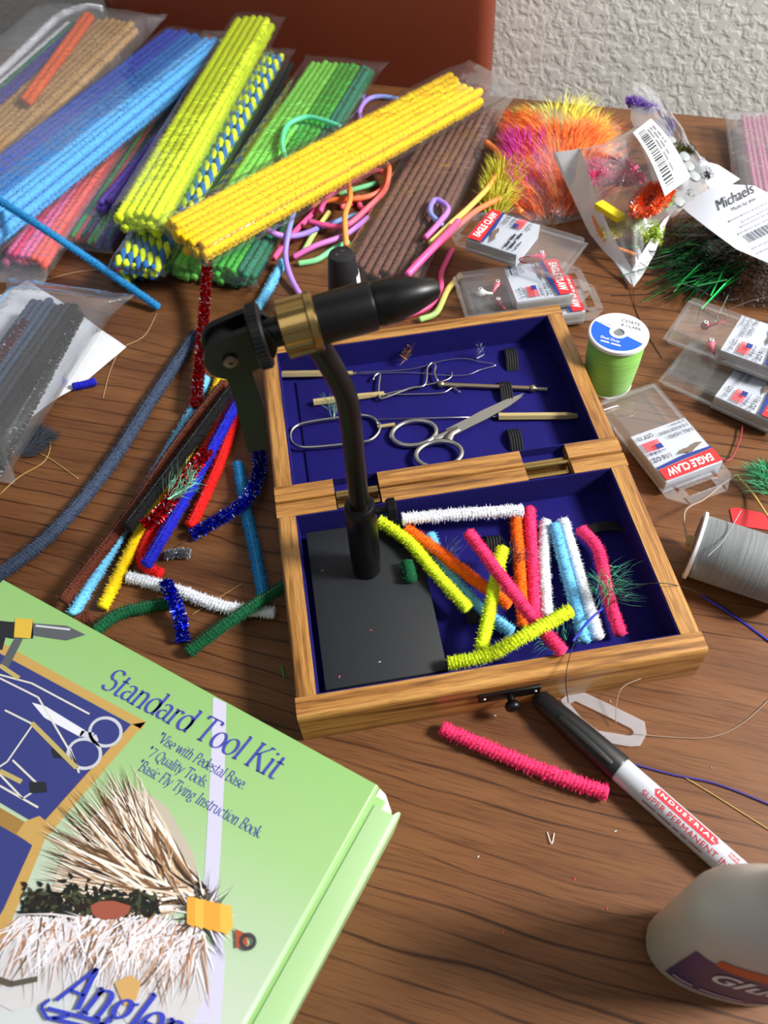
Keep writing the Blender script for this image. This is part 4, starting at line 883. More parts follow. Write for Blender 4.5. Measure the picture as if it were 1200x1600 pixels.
# --- on the table, left of the case
stem(S1, [(307, 521), (240, 620), (160, 742), (70, 843), (-40, 925)], 'navygrey', 'long slate grey pipe cleaner lying alone on the table', group=LG_, r=.0050, cat='pipe cleaner')
stem(S1, [(352, 598), (280, 690), (205, 800), (98, 940)], 'brown', 'long dark brown pipe cleaner reaching towards the green box', z=.0135, group=LG_, r=.0046)
stem(S1, [(322, 590), (300, 645), (262, 708), (188, 835), (112, 962)], 'sky', 'pale blue pipe cleaner under the brown one', group=LG_)
stem(S1, [(348, 585), (302, 690), (236, 800), (160, 950)], 'yellow', 'yellow pipe cleaner in the crossed pile beside the vise', z=.0043, group=LG_)
stem(S1, [(372, 598), (352, 622), (288, 708), (198, 826)], 'black', 'black pipe cleaner across the crossed pile', z=.0215, group=LG_, r=.0047)
stem(S1, [(364, 610), (330, 690), (270, 780), (230, 845), (224, 880), (252, 897)], 'red', 'red pipe cleaner bent at one end beside the blue one', z=.0044, group=LG_)
stem(S1, [(392, 600), (362, 645), (300, 760), (228, 884)], 'blue', 'straight royal blue pipe cleaner across the crossed pile', z=.0130, group=LG_)
stem(S1, [(376, 622), (348, 710), (298, 824)], 'red', 'short straight red pipe cleaner right of the blue one', z=.0043, group=LG_)
stem('tinsel_pipe_cleaner', [(324, 408), (318, 500), (306, 635)], 'red', 'red tinsel pipe cleaner standing out from under the yellow bundle', zs=[.0280, .0140, .0105], tinsel=True, dots=False, group=LG_, r=.0040, nf=18)
stem('tinsel_pipe_cleaner', [(324, 704), (288, 753), (252, 800), (224, 823)], 'red', 'crumpled red tinsel pipe cleaner inside the crossed pile', z=.0190, tinsel=True, dots=False, group=LG_, r=.0040, nf=18)
stem('tinsel_pipe_cleaner', [(392, 650), (404, 700), (402, 748), (375, 790), (299, 837)], 'blue', 'curved royal blue tinsel pipe cleaner crossing the azure piece', zs=[.0045, .007, .0115, .0115, .0045], tinsel=True, dots=False, group=LG_, r=.0040, nf=18)
stem(S1, [(372, 724), (385, 800), (398, 860), (412, 935)], 'azure', 'short azure pipe cleaner beside the wooden case', group=LG_)
stem(S1, [(199, 901), (270, 920), (350, 948), (430, 957)], 'white', 'short white pipe cleaner lying by the green box', group=LG_)
stem(S1, [(148, 985), (190, 958), (252, 944), (268, 944)], 'green', 'bent dark green pipe cleaner touching the green box', group=LG_)
stem(S1, [(294, 1019), (360, 970), (450, 912)], 'green', 'straight dark green pipe cleaner crossing the white one', zs=[.0044, .0128, .0128], group=LG_)
stem('tinsel_pipe_cleaner', [(258, 910), (275, 945), (284, 980), (286, 1002)], 'blue', 'short royal blue tinsel piece across the white stem', zs=[.0128, .0128, .0052, .0042], tinsel=True, dots=False, group=LG_, r=.0040, nf=18)
stem(S1, [(112, 975), (125, 968), (143, 963)], 'brown', 'short brown chenille piece poking from under the green box', group=LG_)
stem('tinsel_nub', [(257, 868), (277, 864), (298, 865)], 'silver', 'tiny silver tinsel nub on the table', r=.0030, tinsel=True, dots=False, nf=24, group=None)
stem(S1, [(395, 492), (418, 455), (443, 408)], 'sky', 'pale blue pipe cleaner end behind the vise', z=.0043, group=LG_)
stem('chenille_scrap', [(114, 604), (130, 601), (150, 596)], 'blue', 'small royal blue chenille scrap beside the white paper', dots=False, r=.0033)
stem(S1, [(690, 1137), (760, 1168), (850, 1205), (950, 1240)], 'pink', 'hot pink chenille piece lying beside the marker', r=.0046, dots=False)
# --- in the tray
zt = FLO
def tr(pts, c, label, h=0.0032, **k): return stem('chenille_piece', pts, c, label, z=zt+h*1.36, dots=False, group=TG_, pitch=.0019, **k)
tr([(628, 811), (720, 803), (818, 797)], 'white', 'white chenille piece along the hinge side of the tray', .0108)
tr([(634, 826), (680, 858), (740, 905), (797, 946)], 'orange', 'orange chenille piece slanting next to the vise', .0080)
tr([(592, 813), (640, 848), (680, 895), (732, 952)], 'lime', 'lime chenille piece slanting beside the vise base', .0100)
tr([(672, 835), (690, 880), (745, 945), (800, 988)], 'sky', 'pale blue chenille piece under the lime ones')
tr([(732, 832), (790, 910), (840, 975), (880, 1020)], 'pink', 'long hot pink chenille piece slanting across the tray', .0186)
tr([(785, 856), (772, 920), (752, 1015)], 'lime', 'upright lime chenille piece beneath the pink one', .0132)
tr([(701, 1037), (760, 1024), (820, 993), (893, 953)], 'lime', 'lime chenille piece along the front of the tray', zs=[.0215, .0290, .0405, .0440])
tr([(805, 803), (812, 880), (818, 978)], 'orange', 'upright orange chenille piece next to the pink one', .0034)
tr([(827, 794), (833, 880), (836, 985)], 'pink', 'upright hot pink chenille piece next to the orange one', .0034)
tr([(853, 814), (850, 880), (855, 962)], 'white', 'upright white chenille piece next to the pink one', .0034)
tr([(866, 820), (887, 900), (914, 1004)], 'sky', 'pale blue chenille piece beside a white one', .0060)
tr([(880, 813), (902, 890), (935, 998)], 'white', 'slanting white chenille piece beside the pale blue one', .0040)
tr([(907, 826), (935, 860), (950, 930), (970, 992)], 'pink', 'short curved hot pink chenille piece near the elastic loop', .0060)
stem('chenille_nub', [(636, 878), (640, 893), (642, 908)], 'green', 'dark green chenille nub on the black vise base', z=.0165+.0035, dots=False, r=.0046)
# --- across the bags
stem(S1, [(-30, 295), (60, 352), (150, 412), (248, 480)], 'azure', 'long azure pipe cleaner lying over the pink bag', zs=[.0510, .0480, .0250, .0045], r=.0036, group=LG_)

# ================================================================ BUNDLES OF STEMS AND THEIR BAGS
def bundle_mesh(L_, r, seed, bend):
    pth = [Vector((L_*(i/20-0.5), bend*math.sin(PI*i/20), bend*0.4*math.cos(2.2*i/20))) for i in range(21)]
    mb = chenille(pth, r, ds=0.0016, n=7, nf=24, pitch=0.0052, dots=False, seed=seed); mb.m = [0]*len(mb.m)
    return mesh('pipe_cleaner', mb, [chmat('white')], True)
_BM = {}
def frame_of(A, B, tilt=0.0):
    d = (B-A).normalized(); u = d.cross(Vector((0, 0, 1))).normalized(); n_ = u.cross(d)
    if tilt: u, n_ = u*math.cos(tilt)+n_*math.sin(tilt), n_*math.cos(tilt)-u*math.sin(tilt)
    return d, u, n_
def bundle(A, B, rows, label, group, r=0.0031, pack=1.60, jit=0.004, cat='pipe cleaner', name='pipe_cleaner', fan=0.0, seed=1, tilt=0.0):
    """rows: list of layers from the bottom up, each a list of colours from left to right (seen looking from A to B)"""
    rg = random.Random(seed); L_ = (B-A).length; d, u, n_ = frame_of(A, B, tilt)
    for li, row in enumerate(rows):
        k = len(row)
        for j, c in enumerate(row):
            key = (round(L_, 3), round(r, 5), rg.randrange(3))
            if key not in _BM: _BM[key] = bundle_mesh(L_, r, len(_BM), (-.0004, 0, .0004)[key[2]])
            o = bpy.data.objects.new(name, _BM[key]); COL.objects.link(o)
            sh = 0.5 if ((k-len(rows[0])+li) % 2) else 0.0                    # rows nest into one another
            off = (j-(k-1)/2+sh)*pack*r; hz = (li-(len(rows)-1)/2)*pack*r*0.87
            c0 = (A+B)/2 + u*off + n_*(hz + rg.uniform(-.0002, .0002)) + d*rg.uniform(-jit, jit)
            ax_ = (d + u*(fan*off + rg.uniform(-.0015, .0015)) + n_*rg.uniform(-.001, .001)).normalized()
            uu = ax_.cross(n_).normalized(); nn = uu.cross(ax_); t = rg.random()*0.0
            o.matrix_basis = Matrix(((ax_.x, uu.x, nn.x, c0.x), (ax_.y, uu.y, nn.y, c0.y), (ax_.z, uu.z, nn.z, c0.z), (0, 0, 0, 1)))
            o.material_slots[0].link = 'OBJECT'; o.material_slots[0].material = chmat(c)
            lay = '' if len(rows) == 1 else (', lowest layer' if li == 0 else (', top layer' if li == len(rows)-1 else ', middle layer'))
            tag(o, (label if isinstance(label, str) else label[c]) + lay, cat, group)
def bag(A, B, w_, t_, ext0, ext1, label, mat, flare=1.15, seed=1, wr=0.0012, tilt=0.0, nl=44, nc=40, name='plastic_bag', group=None):
    """clear bag round a bundle from A to B: oval sleeve with creases, pressed flat at its ends"""
    rg = random.Random(seed); d, u, n_ = frame_of(A, B, tilt); A2, B2 = A - d*ext0, B + d*ext1; L_ = (B2-A2).length; mb = MB()
    for i in range(nl+1):
        s = L_*i/nl; f0 = min(1, s/max(ext0, .004)); f1 = min(1, (L_-s)/max(ext1, .004)); f = min(f0, f1); f = f*f*(3-2*f)
        ww = w_/2*(flare*(1-f)+f); tt = max(0.0004, t_/2*f)
        for j in range(nc):
            t = 2*PI*j/nc; c_, s_ = math.cos(t), math.sin(t); q = 0.5
            x = ww*math.copysign(abs(c_)**q, c_); y = tt*math.copysign(abs(s_)**q, s_)
            k = mnoise.noise(Vector((s*38, x*70, seed*7.3+(1 if s_ > 0 else -1)*3)))*wr + mnoise.noise(Vector((s*120, x*130, seed*3.1)))*wr*0.5
            mb.v.append(A2 + d*s + u*(x+k*0.6) + n_*(y + k*(0.6+1.0*(1-f))))
    for i in range(nl):
        for j in range(nc): mb.f.append((i*nc+j, i*nc+(j+1) % nc, (i+1)*nc+(j+1) % nc, (i+1)*nc+j)); mb.m.append(0)
    return solo(name, mb, mat, label, 'bag', group, smooth=True)
CLEAR = film('clear_film', (0.97, 0.97, 0.98), 0.006, 0.12, 0.025)
CLEARW = film('clear_film_crinkled', (0.96, 0.96, 0.97), 0.02, 0.12, 0.08, bump=1.0, bscale=200)
# blue bag
A, B = at(-120, 405, .0310), at(308, 68, .0350)
bundle(A, B, [['royal']*3+['mid']*3+['light']*3, ['royal']*3+['mid']*4+['light']*3, ['royal']*3+['mid']*3+['light']*3], {'royal': 'royal blue pipe cleaner in the three-blue bag', 'mid': 'mid blue pipe cleaner in the three-blue bag', 'light': 'light blue pipe cleaner in the three-blue bag'}, 'stems in the three-blue bag', r=.0048, seed=2)
bag(A, B, .084, .027, .01, .022, 'clear bag of royal, mid and light blue chenille stems', CLEAR, seed=2)
# pink and peach bag under it
A, B = at(38, 408, .0090), at(246, 112, .0095)
bundle(A, B, [['rose', 'magenta', 'rose', 'coral', 'peach', 'coral', 'coral'], ['rose', 'pink', 'rose', 'rose', 'coral', 'coral']], {c: 'pink and coral pipe cleaner in the bag beneath the blue one' for c in ('rose', 'magenta', 'coral', 'peach', 'pink')}, 'stems in the pink and coral bag', r=.0036, seed=3)
bag(A, B, .052, .0165, .028, .02, 'clear bag of pink and coral chenille stems beneath the blue bag', CLEARW, seed=3)
# mixed bag
A, B = at(140, 378, .0088), at(345, 62, .0095)
bundle(A, B, [['coral', 'mgreen', 'coral', 'dgreen', 'teal', 'mauve', 'purple', 'purple', 'indigo'], ['mgreen', 'coral', 'dgreen', 'mauve', 'mint', 'mint', 'purple', 'tealblue']], {c: 'mixed colour pipe cleaner in the bag beside the lime bundle' for c in CHC}, 'stems in the mixed colour bag', r=.0028, seed=4)
bag(A, B, .046, .0162, .012, .02, 'clear bag of mixed green, coral and purple chenille stems', CLEARW, seed=4)
A, B = at(163, 323, .0228), at(348, 112, .0228)
bundle(A, B, [['purple']*3, ['purple']*3], 'violet pipe cleaner lying on the mixed bag', 'violet stems on the mixed bag', r=.0036, seed=9)
A, B = at(196, 432, .0056), at(376, 124, .0056)
bundle(A, B, [['dpurple', 'magenta', 'dpurple', 'coral', 'tealblue', 'dpurple', 'tealblue'], ['magenta', 'dpurple', 'dpurple', 'tealblue', 'tealblue']], {c: 'purple, magenta or teal pipe cleaner beneath the lime bundle' for c in CHC}, 'stems beneath the lime bundle', r=.0026, seed=5)
# lime bundle
A, B = at(217, 350, .0465), at(398, 40, .0475)
bundle(A, B, [['lime']*5, ['lime']*6, ['lime']*5], 'fluorescent lime pipe cleaner in the lime bundle', 'stems in the lime bundle', r=.0044, seed=6)
bag(A, B, .048, .026, .006, .022, 'clear bag round the fluorescent lime chenille bundle', CLEAR, seed=6)
# lime and blue twisted stems
A, B = at(214, 424, .0235), at(416, 92, .0240); d, u, n_ = frame_of(A, B)
def twist_stem(off, hz, i, base=A, dirn=None, L2=None):
    o_ = A + u*off + n_*hz; L_ = (B-A).length; mb = MB(); st = 90; rr_ = .0037
    for kk in (0, 1):
        pth = [o_ + d*(L_*q/st) + u*(rr_*.5*math.cos(2*PI*L_*q/st/.019+kk*PI+i*1.3)) + n_*(rr_*.5*math.sin(2*PI*L_*q/st/.019+kk*PI+i*1.3)) for q in range(st+1)]
        mb.tube(pth, rr_*.72, 8, kk)
    return solo('twisted_pipe_cleaner', mb, [chmat('lime'), M('chenille_twistblue', rgb(22, 104, 170), 0.85, sheen=.3)], 'lime and blue candy-twist pipe cleaner beside the lime bundle', 'pipe cleaner', 'lime and blue twisted stems', smooth=True)
for i in range(5): twist_stem((i-2)*.0080, .0036, i)
for i in range(4): twist_stem((i-1.5)*.0080, -.0036, i+7)
bag(A, B, .044, .0225, .004, .024, 'clear bag round the lime and blue twisted stems', CLEAR, seed=7)
a_, b_ = at(194, 445, .010), at(222, 385, .022); mb = MB(); dd = (b_-a_).normalized(); uu = dd.cross(Vector((0, 0, 1))).normalized(); nn = uu.cross(dd)
for kk in (0, 1): mb.tube([a_.lerp(b_, q/20) + uu*(.0024*math.cos(2*PI*q/20*1.4+kk*PI)) + nn*(.0024*math.sin(2*PI*q/20*1.4+kk*PI)) for q in range(21)], .0034, 8, kk)
solo('twisted_pipe_cleaner', mb, [chmat('lime'), MATS['chenille_twistblue']], 'loose lime and blue twist end resting on the azure stem', 'pipe cleaner', smooth=True)
# dark bundle
A, B = at(322, 330, .0056), at(446, 98, .0056)
bundle(A, B, [['dark']*4, ['dark', 'black', 'dark']], 'dark pipe cleaner between the twisted and green bundles', 'dark stems between bundles', r=.0026, seed=8)
# green bag
A, B = at(328, 428, .0118), at(530, 110, .0122)
bundle(A, B, [['lgreen']*4+['mgreen']*4+['dgreen']*4, ['lgreen']*5+['mgreen']*4+['teal', 'dgreen', 'dgreen'], ['lgreen']*5+['mgreen']*4+['teal']*2], {'lgreen': 'light green pipe cleaner in the three-green bag', 'mgreen': 'mid green pipe cleaner in the three-green bag', 'dgreen': 'dark green pipe cleaner in the three-green bag', 'teal': 'teal green pipe cleaner in the three-green bag'}, 'stems in the three-green bag', r=.0037, seed=10)
bag(A, B, .080, .0225, .008, .026, 'clear bag of light, mid and dark green chenille stems', CLEAR, seed=10)
# tan bag with white, orange and indigo
A, B = at(-55, 262, .0100), at(183, 40, .0110)
bundle(A, B, [['tan']*7, ['tan']*6], 'tan pipe cleaner in the crinkled bag by the wall', 'tan stems in the crinkled bag', r=.0048, seed=11)
A, B = at(-80, 218, .0095), at(120, 40, .0105)
bundle(A, B, [['teal', 'indigo', 'indigo', 'coral'], ['offwhite', 'teal', 'indigo', 'indigo']], {c: 'indigo, green or coral pipe cleaner beside the tan ones' for c in CHC}, 'mixed stems beside the tan ones', r=.0042, seed=12)
A, B = at(40, 160, .0230), at(140, 24, .0235)
bundle(A, B, [['orange', 'orange']], 'bright orange pipe cleaner behind the tan ones', 'orange stems by the wall', r=.0044, seed=13)
path = spline([at(-40, 150, .0060), at(30, 85, .0070), at(90, 28, .0100), at(130, 12, .0140), at(160, 14, .0140)], 10)
solo('pipe_cleaner', chenille(path, .0046, dots=False, seed=77, ds=.001), [chmat('white'), dotmat()], 'white pipe cleaner curving along the crinkled bag', 'pipe cleaner', smooth=True)
A, B = at(-58, 228, .0180), at(142, 34, .0190)
bag(A, B, .146, .0330, .01, .026, 'crinkled clear bag of tan, white and indigo stems', CLEARW, seed=11, wr=.003)
# yellow bag lying across the others
A, B = at(288, 378, .0460), at(724, 142, .0360)
bundle(A, B, [['gold']*6, ['gold']*7, ['gold']*6], 'golden yellow pipe cleaner in the bag across the pile', 'stems in the golden yellow bag', r=.0044, seed=14, tilt=-.12)
bag(A, B, .056, .025, .006, .045, 'clear bag of golden yellow chenille stems across the pile', CLEAR, seed=14, tilt=-.12)
# brown bag
A, B = at(592, 432, .0085), at(732, 172, .0100)
bundle(A, B, [['chocolate']*9, ['chocolate']*8], 'chocolate brown pipe cleaner in the flat brown bag', 'stems in the flat brown bag', r=.0036, pack=1.85, seed=15)
bag(A, B, .070, .0155, .012, .05, 'flat clear bag of chocolate brown chenille stems', CLEAR, seed=15, flare=1.05)
# dark bag lower left with tinsel, on white paper
A, B = at(-70, 700, .0150), at(88, 478, .0155)
bundle(A, B, [['mauve', 'slate', 'slate', 'slate', 'charcoal', 'charcoal', 'charcoal', 'black'], ['slate', 'slate', 'slate', 'navygrey', 'charcoal', 'charcoal', 'black']], {c: 'slate or charcoal pipe cleaner in the dark bag' for c in CHC}, 'stems in the dark bag', r=.0036, seed=16)
path = [at(-40, 800, .016).lerp(at(126, 490, .018), i/20) for i in range(21)]
solo('tinsel_pipe_cleaner', chenille(path, .0034, tinsel=True, dots=False, seed=5, nf=14), [tinmat('black'), dotmat()], 'black and silver tinsel pipe cleaner in the dark bag', 'pipe cleaner')
path = [at(-60, 640, .0245).lerp(at(40, 500, .0245), i/20) for i in range(21)]
solo('tinsel_pipe_cleaner', chenille(path, .0028, tinsel=True, dots=False, seed=6, nf=14), [M('tinsel_rose', rgb(150, 90, 110), 0.25, 0.8), dotmat()], 'dusky rose tinsel pipe cleaner in the dark bag', 'pipe cleaner')
bag(A, B, .086, .0270, .02, .024, 'clear bag of slate, charcoal and black stems on white paper', film('grey_clear_film', (.9, .91, .93), .02, .12, .06), seed=16, flare=1.3)

# ================================================================ TACKLE PACKS
PW, PLN, PT = 0.0440, 0.0800, 0.0135
HARD = film('clear_hard_plastic', (0.95, 0.96, 0.97), 0.06, 0.04, 0.05, bump=0.05, bscale=60)
CARD = M('white_pack_card', rgb(196, 200, 210), 0.5); PRINT = M('black_print', rgb(44, 46, 56), 0.5); PRINTB = M('navy_print', rgb(34, 52, 128), 0.5); SIDEG = M('grey_card_side', rgb(170, 168, 164), 0.6, var=.25, vscale=700)
REDC = M('red_pack_card', rgb(214, 40, 46), 0.45); PINKJ = M('pink_jig', rgb(244, 96, 126), 0.3, coat=.4); WJ = M('white_jig', rgb(230, 228, 224), 0.3, coat=.4); HOOK = M('red_hook', rgb(140, 40, 46), 0.3, .8)
def tackle_pack(wr, dp, ztop, label, lines=('BALL HEAD', 'JIGS ASSORTMENT'), small='Jig Surtido', wt='1/16 OZ', qty='QTY 10', jigs=(), slant=0.0, group='tackle packs'):
    a, b = at(*wr, ztop), at(*dp, ztop); up = (b-a); up.z = 0; up.normalize(); rt = Vector((up.y, -up.x, 0))
    z0 = ztop-PT; ctr = a - rt*(PW/2) + up*(PLN/2)
    T = empty('tackle_pack', (ctr.x, ctr.y, z0), math.atan2(rt.y, rt.x), label, 'tackle pack', group)
    if slant: T.rotation_euler.x = slant
    # hard clear shell: rounded open-sided box and a rim flange
    shell = MB().rbox((0, 0, PT/2+.0004), (PW, PLN, PT-.0012), .0028, 3)
    part('clear_shell', shell, HARD, T, True, 50)
    rim = MB(); h_ = PT*0.45
    out = [(PW/2+.0022, -PLN/2-.002), (PW/2+.0022, PLN/2+.006), (PW/2-.008, PLN/2+.016), (-PW/2+.008, PLN/2+.016), (-PW/2-.0022, PLN/2+.006), (-PW/2-.0022, -PLN/2-.002)]
    inn = [(PW/2-.0003, -PLN/2+.0003), (PW/2-.0003, PLN/2-.0003), (PW/2-.006, PLN/2-.0001), (-PW/2+.006, PLN/2-.0001), (-PW/2+.0003, PLN/2-.0003), (-PW/2+.0003, -PLN/2+.0003)]
    n_ = 6; vs2 = [Vector((x, y, h_)) for x, y in out+inn] + [Vector((x, y, h_+.0006)) for x, y in out+inn]
    rim.add(vs2, [(i, (i+1) % n_, n_+(i+1) % n_, n_+i) for i in range(n_) if i != 2] + [(12+i, 12+n_+i, 12+n_+(i+1) % n_, 12+(i+1) % n_) for i in range(n_) if i != 2] + [(i, 12+i, 12+(i+1) % n_, (i+1) % n_) for i in range(n_)])
    hw = .012; y0, y1 = PLN/2+.0045, PLN/2+.0105      # hanging tab with its slot
    rim.box((0, (y1+PLN/2+.016)/2, h_+.0003), (PW-.018, PLN/2+.016-y1, .0006)).box((0, (PLN/2+y0)/2, h_+.0003), (PW-.018, y0-PLN/2, .0006))
    for sg in (-1, 1): rim.box((sg*(hw+(PW/2-.009-hw)/2), (y0+y1)/2, h_+.0003), (PW/2-.009-hw+.004, y1-y0, .0006))
    part('rim_flange', rim, HARD, T)
    # folded card in the upper half
    cy0, cy1 = -.003, PLN/2-.0012; zc = PT-.0018
    part('card', MB().box((0, (cy0+cy1)/2, zc/2+.0006), (PW-.0026, cy1-cy0, zc-.0006)), [CARD], T)
    part('card_side', MB().box((PW/2-.0012, (cy0+cy1)/2, zc*.5), (.0002, cy1-cy0, zc*.8)).box((-PW/2+.0012, (cy0+cy1)/2, zc*.5), (.0002, cy1-cy0, zc*.8)), SIDEG, T)
    top = PT + .0001
    part('red_band', MB().prism([(-PW/2+.0014, cy1-.0115), (PW/2-.0014, cy1-.0095), (PW/2-.0014, cy1-.0004), (-PW/2+.0014, cy1-.0004)], top, top+.00015), REDC, T)
    part('blue_swoosh', MB().prism([(-PW/2+.0014, cy1-.0135), (0, cy1-.0140), (PW/2-.0014, cy1-.0118), (PW/2-.0014, cy1-.0098), (0, cy1-.0110), (-PW/2+.0014, cy1-.0117)], top, top+.00015), PRINTB, T)
    m2 = MB(); P_ = lambda ox, oy, l=.0003: (lambda x, y: Vector((ox+x, oy+y, top+l)))
    write(m2, 'EAGLE CLAW', P_(-.0165, cy1-.0082), width=.0335, height=.0056, bold=.03, shear=.15); part('brand_lettering', m2, WHITEP, T)
    m2 = MB()
    long_ = len(lines[1]) > 8
    if lines[0]: write(m2, lines[0], P_(-PW/2+.0035, cy0+.0100), width=.0180 if long_ else .0100, height=.0030); write(m2, lines[1], P_(-PW/2+.0035, cy0+.0056), width=.0225 if long_ else .0125, height=.0026)
    else: smallprint(m2, P_(-PW/2+.0035, cy0+.0100), .018, .0018, 6, 2); smallprint(m2, P_(-PW/2+.0035, cy0+.0060), .021, .0018, 7, 2)
    (write(m2, small, P_(-PW/2+.0035, cy0+.0024), width=.0110, height=.0020) if small else smallprint(m2, P_(-PW/2+.0035, cy0+.0024), .011, .0010, 8, 2)); write(m2, qty, P_(PW/2-.0145, cy0+.0040), width=.0115, height=.0030, bold=.01); write(m2, wt, P_(PW/2-.0155, cy1-.0190), width=.0135, height=.0036, bold=.015); write(m2, '(1.8 g)' if '16' in wt else '(0.9 g)', P_(PW/2-.0110, cy1-.0232), width=.0080, height=.0024)
    part('lettering', m2, PRINT, T)
    fx, fy = PW/2-.0150, cy0+.0095                         # small printed flag
    flg = MB()
    for k in range(7): flg.box((fx+.0060, fy+.0005+k*.0011, top+.0001), (.0120, .0006, .0002))
    part('flag_stripes', flg, REDC, T); part('flag_canton', MB().box((fx+.0022, fy+.0058, top+.0002), (.0046, .0038, .0002)), PRINTB, T)
    m2 = MB(); write(m2, 'AMERICAN FISHHOOKS', P_(fx-.0005, fy+.0090), width=.0130, height=.0014); part('lettering', m2, PRINTB, T)
    m2 = MB(); 
    m2.add([Vector((x, y, top+.0002)) for x, y in ((-.018, cy1-.0185), (-.013, cy1-.0200), (-.008, cy1-.0180), (-.003, cy1-.0185), (.002, cy1-.0160), (-.004, cy1-.0152), (-.006, cy1-.0135), (-.010, cy1-.0155))], [(0, 1, 2, 7), (2, 3, 4, 5), (2, 5, 6, 7)])
    part('bird_print', m2, M('bird_brown', rgb(116, 96, 84), 0.5), T)
    for k, (jx, jy, mat_, ang) in enumerate(jigs):
        o = T.matrix_basis @ Vector((jx, jy, 0)); jg = empty('jig_hook', (o.x, o.y, z0+.0012), T.rotation_euler.z+ang, '%s jig hook inside the %s' % ('pink' if mat_ is PINKJ else ('white' if mat_ is WJ else 'red'), label.split(',')[0]), 'fishing jig', 'jig hooks in the tackle packs')
        hd = MB().lathe([(-.0034, .0006), (-.0026, .0022), (0, .0033), (.0026, .0022), (.0045, .0012), (.009, .0010)], (0, 0, .0036), (1, 0, 0), 14); part('head', hd, mat_, jg, True)
        ey_ = part('eye', MB().lathe([(0, .0016), (.0004, .0015)], (-.0004, 0, .0069), (0, 0, 1), 12), WHITEP, jg); part('pupil', MB().lathe([(0, .0008), (.0003, .0007)], (-.0004, 0, .0073), (0, 0, 1), 10), PRINT, ey_)
        part('hook', MB().tube(spline([Vector((.004, 0, .0036)), Vector((.013, 0, .0036)), Vector((.0165, .002, .0040)), Vector((.0165, .006, .0044)), Vector((.013, .0075, .0044)), Vector((.011, .0062, .0044))], 5), .0005, 6), HOOK, jg, True)
    return T
tackle_pack((937, 623), (1053, 770), .0150, 'clear tackle pack with its red band facing up, between the spools')
tackle_pack((1038, 583), (1116, 618), .0150, 'clear tackle pack beneath another one, right of the green spool', jigs=())
tackle_pack((1045, 516), (1132, 548), .0300, 'clear tackle pack on top of another, holding a red jig', jigs=((.010, -.012, PINKJ, .6), (-.006, -.022, HOOK, 2.4)))
tackle_pack((752, 506), (886, 490), .0150, 'clear tackle pack lowest in the stack behind the case', wt='1/32 OZ', qty='QTY 5')
tackle_pack((731, 482), (870, 463), .0290, 'clear tackle pack holding white and red jigs, middle of the stack', lines=('BAIT', 'HOOKS'), small=None, wt='1/32 OZ', qty='QTY 5', jigs=((-.004, -.024, WJ, 1.2), (.010, -.014, HOOK, .3), (-.010, -.010, PINKJ, -.6)))
tackle_pack((916, 369), (776, 327), .0430, 'clear tackle pack with one pink jig, topmost of its stack', lines=(None, ''), small=None, wt='1/32 OZ', qty='QTY 5', jigs=((-.004, -.016, PINKJ, 2.2),))

# ================================================================ SHEETS, PAPER, TAGS
def sheet(name, pts, mat, label, cat, th=.0003, wave=.0, group=None, seed=0, sub=3):
    """thin sheet through (px, py, z) outline points"""
    bm = bmesh.new(); vs2 = [bm.verts.new(at(x, y, z)) for x, y, z in pts]; f = bm.faces.new(vs2); bmesh.ops.triangulate(bm, faces=[f])
    for _ in range(sub): bmesh.ops.subdivide_edges(bm, edges=list(bm.edges), cuts=1, use_grid_fill=False); bmesh.ops.triangulate(bm, faces=list(bm.faces))
    for v in bm.verts: v.co.z += wave*(mnoise.noise(v.co*45+Vector((seed, 0, 0)))+.6)
    r = bmesh.ops.extrude_face_region(bm, geom=list(bm.faces)); bmesh.ops.translate(bm, vec=(0, 0, th), verts=[v for v in r['geom'] if isinstance(v, bmesh.types.BMVert)])
    bmesh.ops.recalc_face_normals(bm, faces=bm.faces); bm.verts.ensure_lookup_table()
    m_ = MB().add([v.co.copy() for v in bm.verts], [tuple(v.index for v in q.verts) for q in bm.faces]); bm.free()
    return solo(name, m_, mat, label, cat, group, smooth=True, sharp=50)
WPAPER = M('white_paper', rgb(226, 228, 232), 0.75, bump=.3, bscale=120)
sheet('paper_sheet', [(-60, 500, .0006), (0, 462, .0006), (44, 440, .0006), (120, 488, .0006), (198, 544, .0006), (130, 600, .0006), (68, 638, .0006), (-60, 740, .0006)], WPAPER, 'white paper sheet under the dark bag', 'paper', wave=.0012)
# shop tag: white card with print, curling over the black net
zt_ = .030
TG = empty('shop_tag', at(1150, 350, .0), 0, 'white printed shop tag curling over the black net bag', 'tag')
def tagz(px, py): return .034 + .010*math.sin((px-1060)/140*PI*.9)*max(0, 1-(py-290)/140)
bm = bmesh.new(); rows = []
topE = [(1066, 323), (1082, 313), (1098, 301), (1116, 290), (1145, 288), (1178, 290), (1205, 304), (1240, 325)]; botE = [(1067, 325), (1078, 335), (1090, 344), (1104, 355), (1116, 364), (1150, 389), (1203, 412), (1240, 428)]
m_ = MB(); g_ = 8; vs2 = []
for (x0_, y0_), (x1_, y1_) in zip(topE, botE):
    for k in range(g_+1):
        x, y = x0_+(x1_-x0_)*k/g_, y0_+(y1_-y0_)*k/g_; vs2.append(at(x, y, tagz(x, y)))
nn_ = len(topE); m_.add(vs2 + [v-Vector((0, 0, .0003)) for v in vs2], [(i*(g_+1)+k, i*(g_+1)+k+1, (i+1)*(g_+1)+k+1, (i+1)*(g_+1)+k) for i in range(nn_-1) for k in range(g_)] + [tuple(len(vs2)+q for q in (i*(g_+1)+k, (i+1)*(g_+1)+k, (i+1)*(g_+1)+k+1, i*(g_+1)+k+1)) for i in range(nn_-1) for k in range(g_)])
wpart('card', m_, CARD, TG, True)
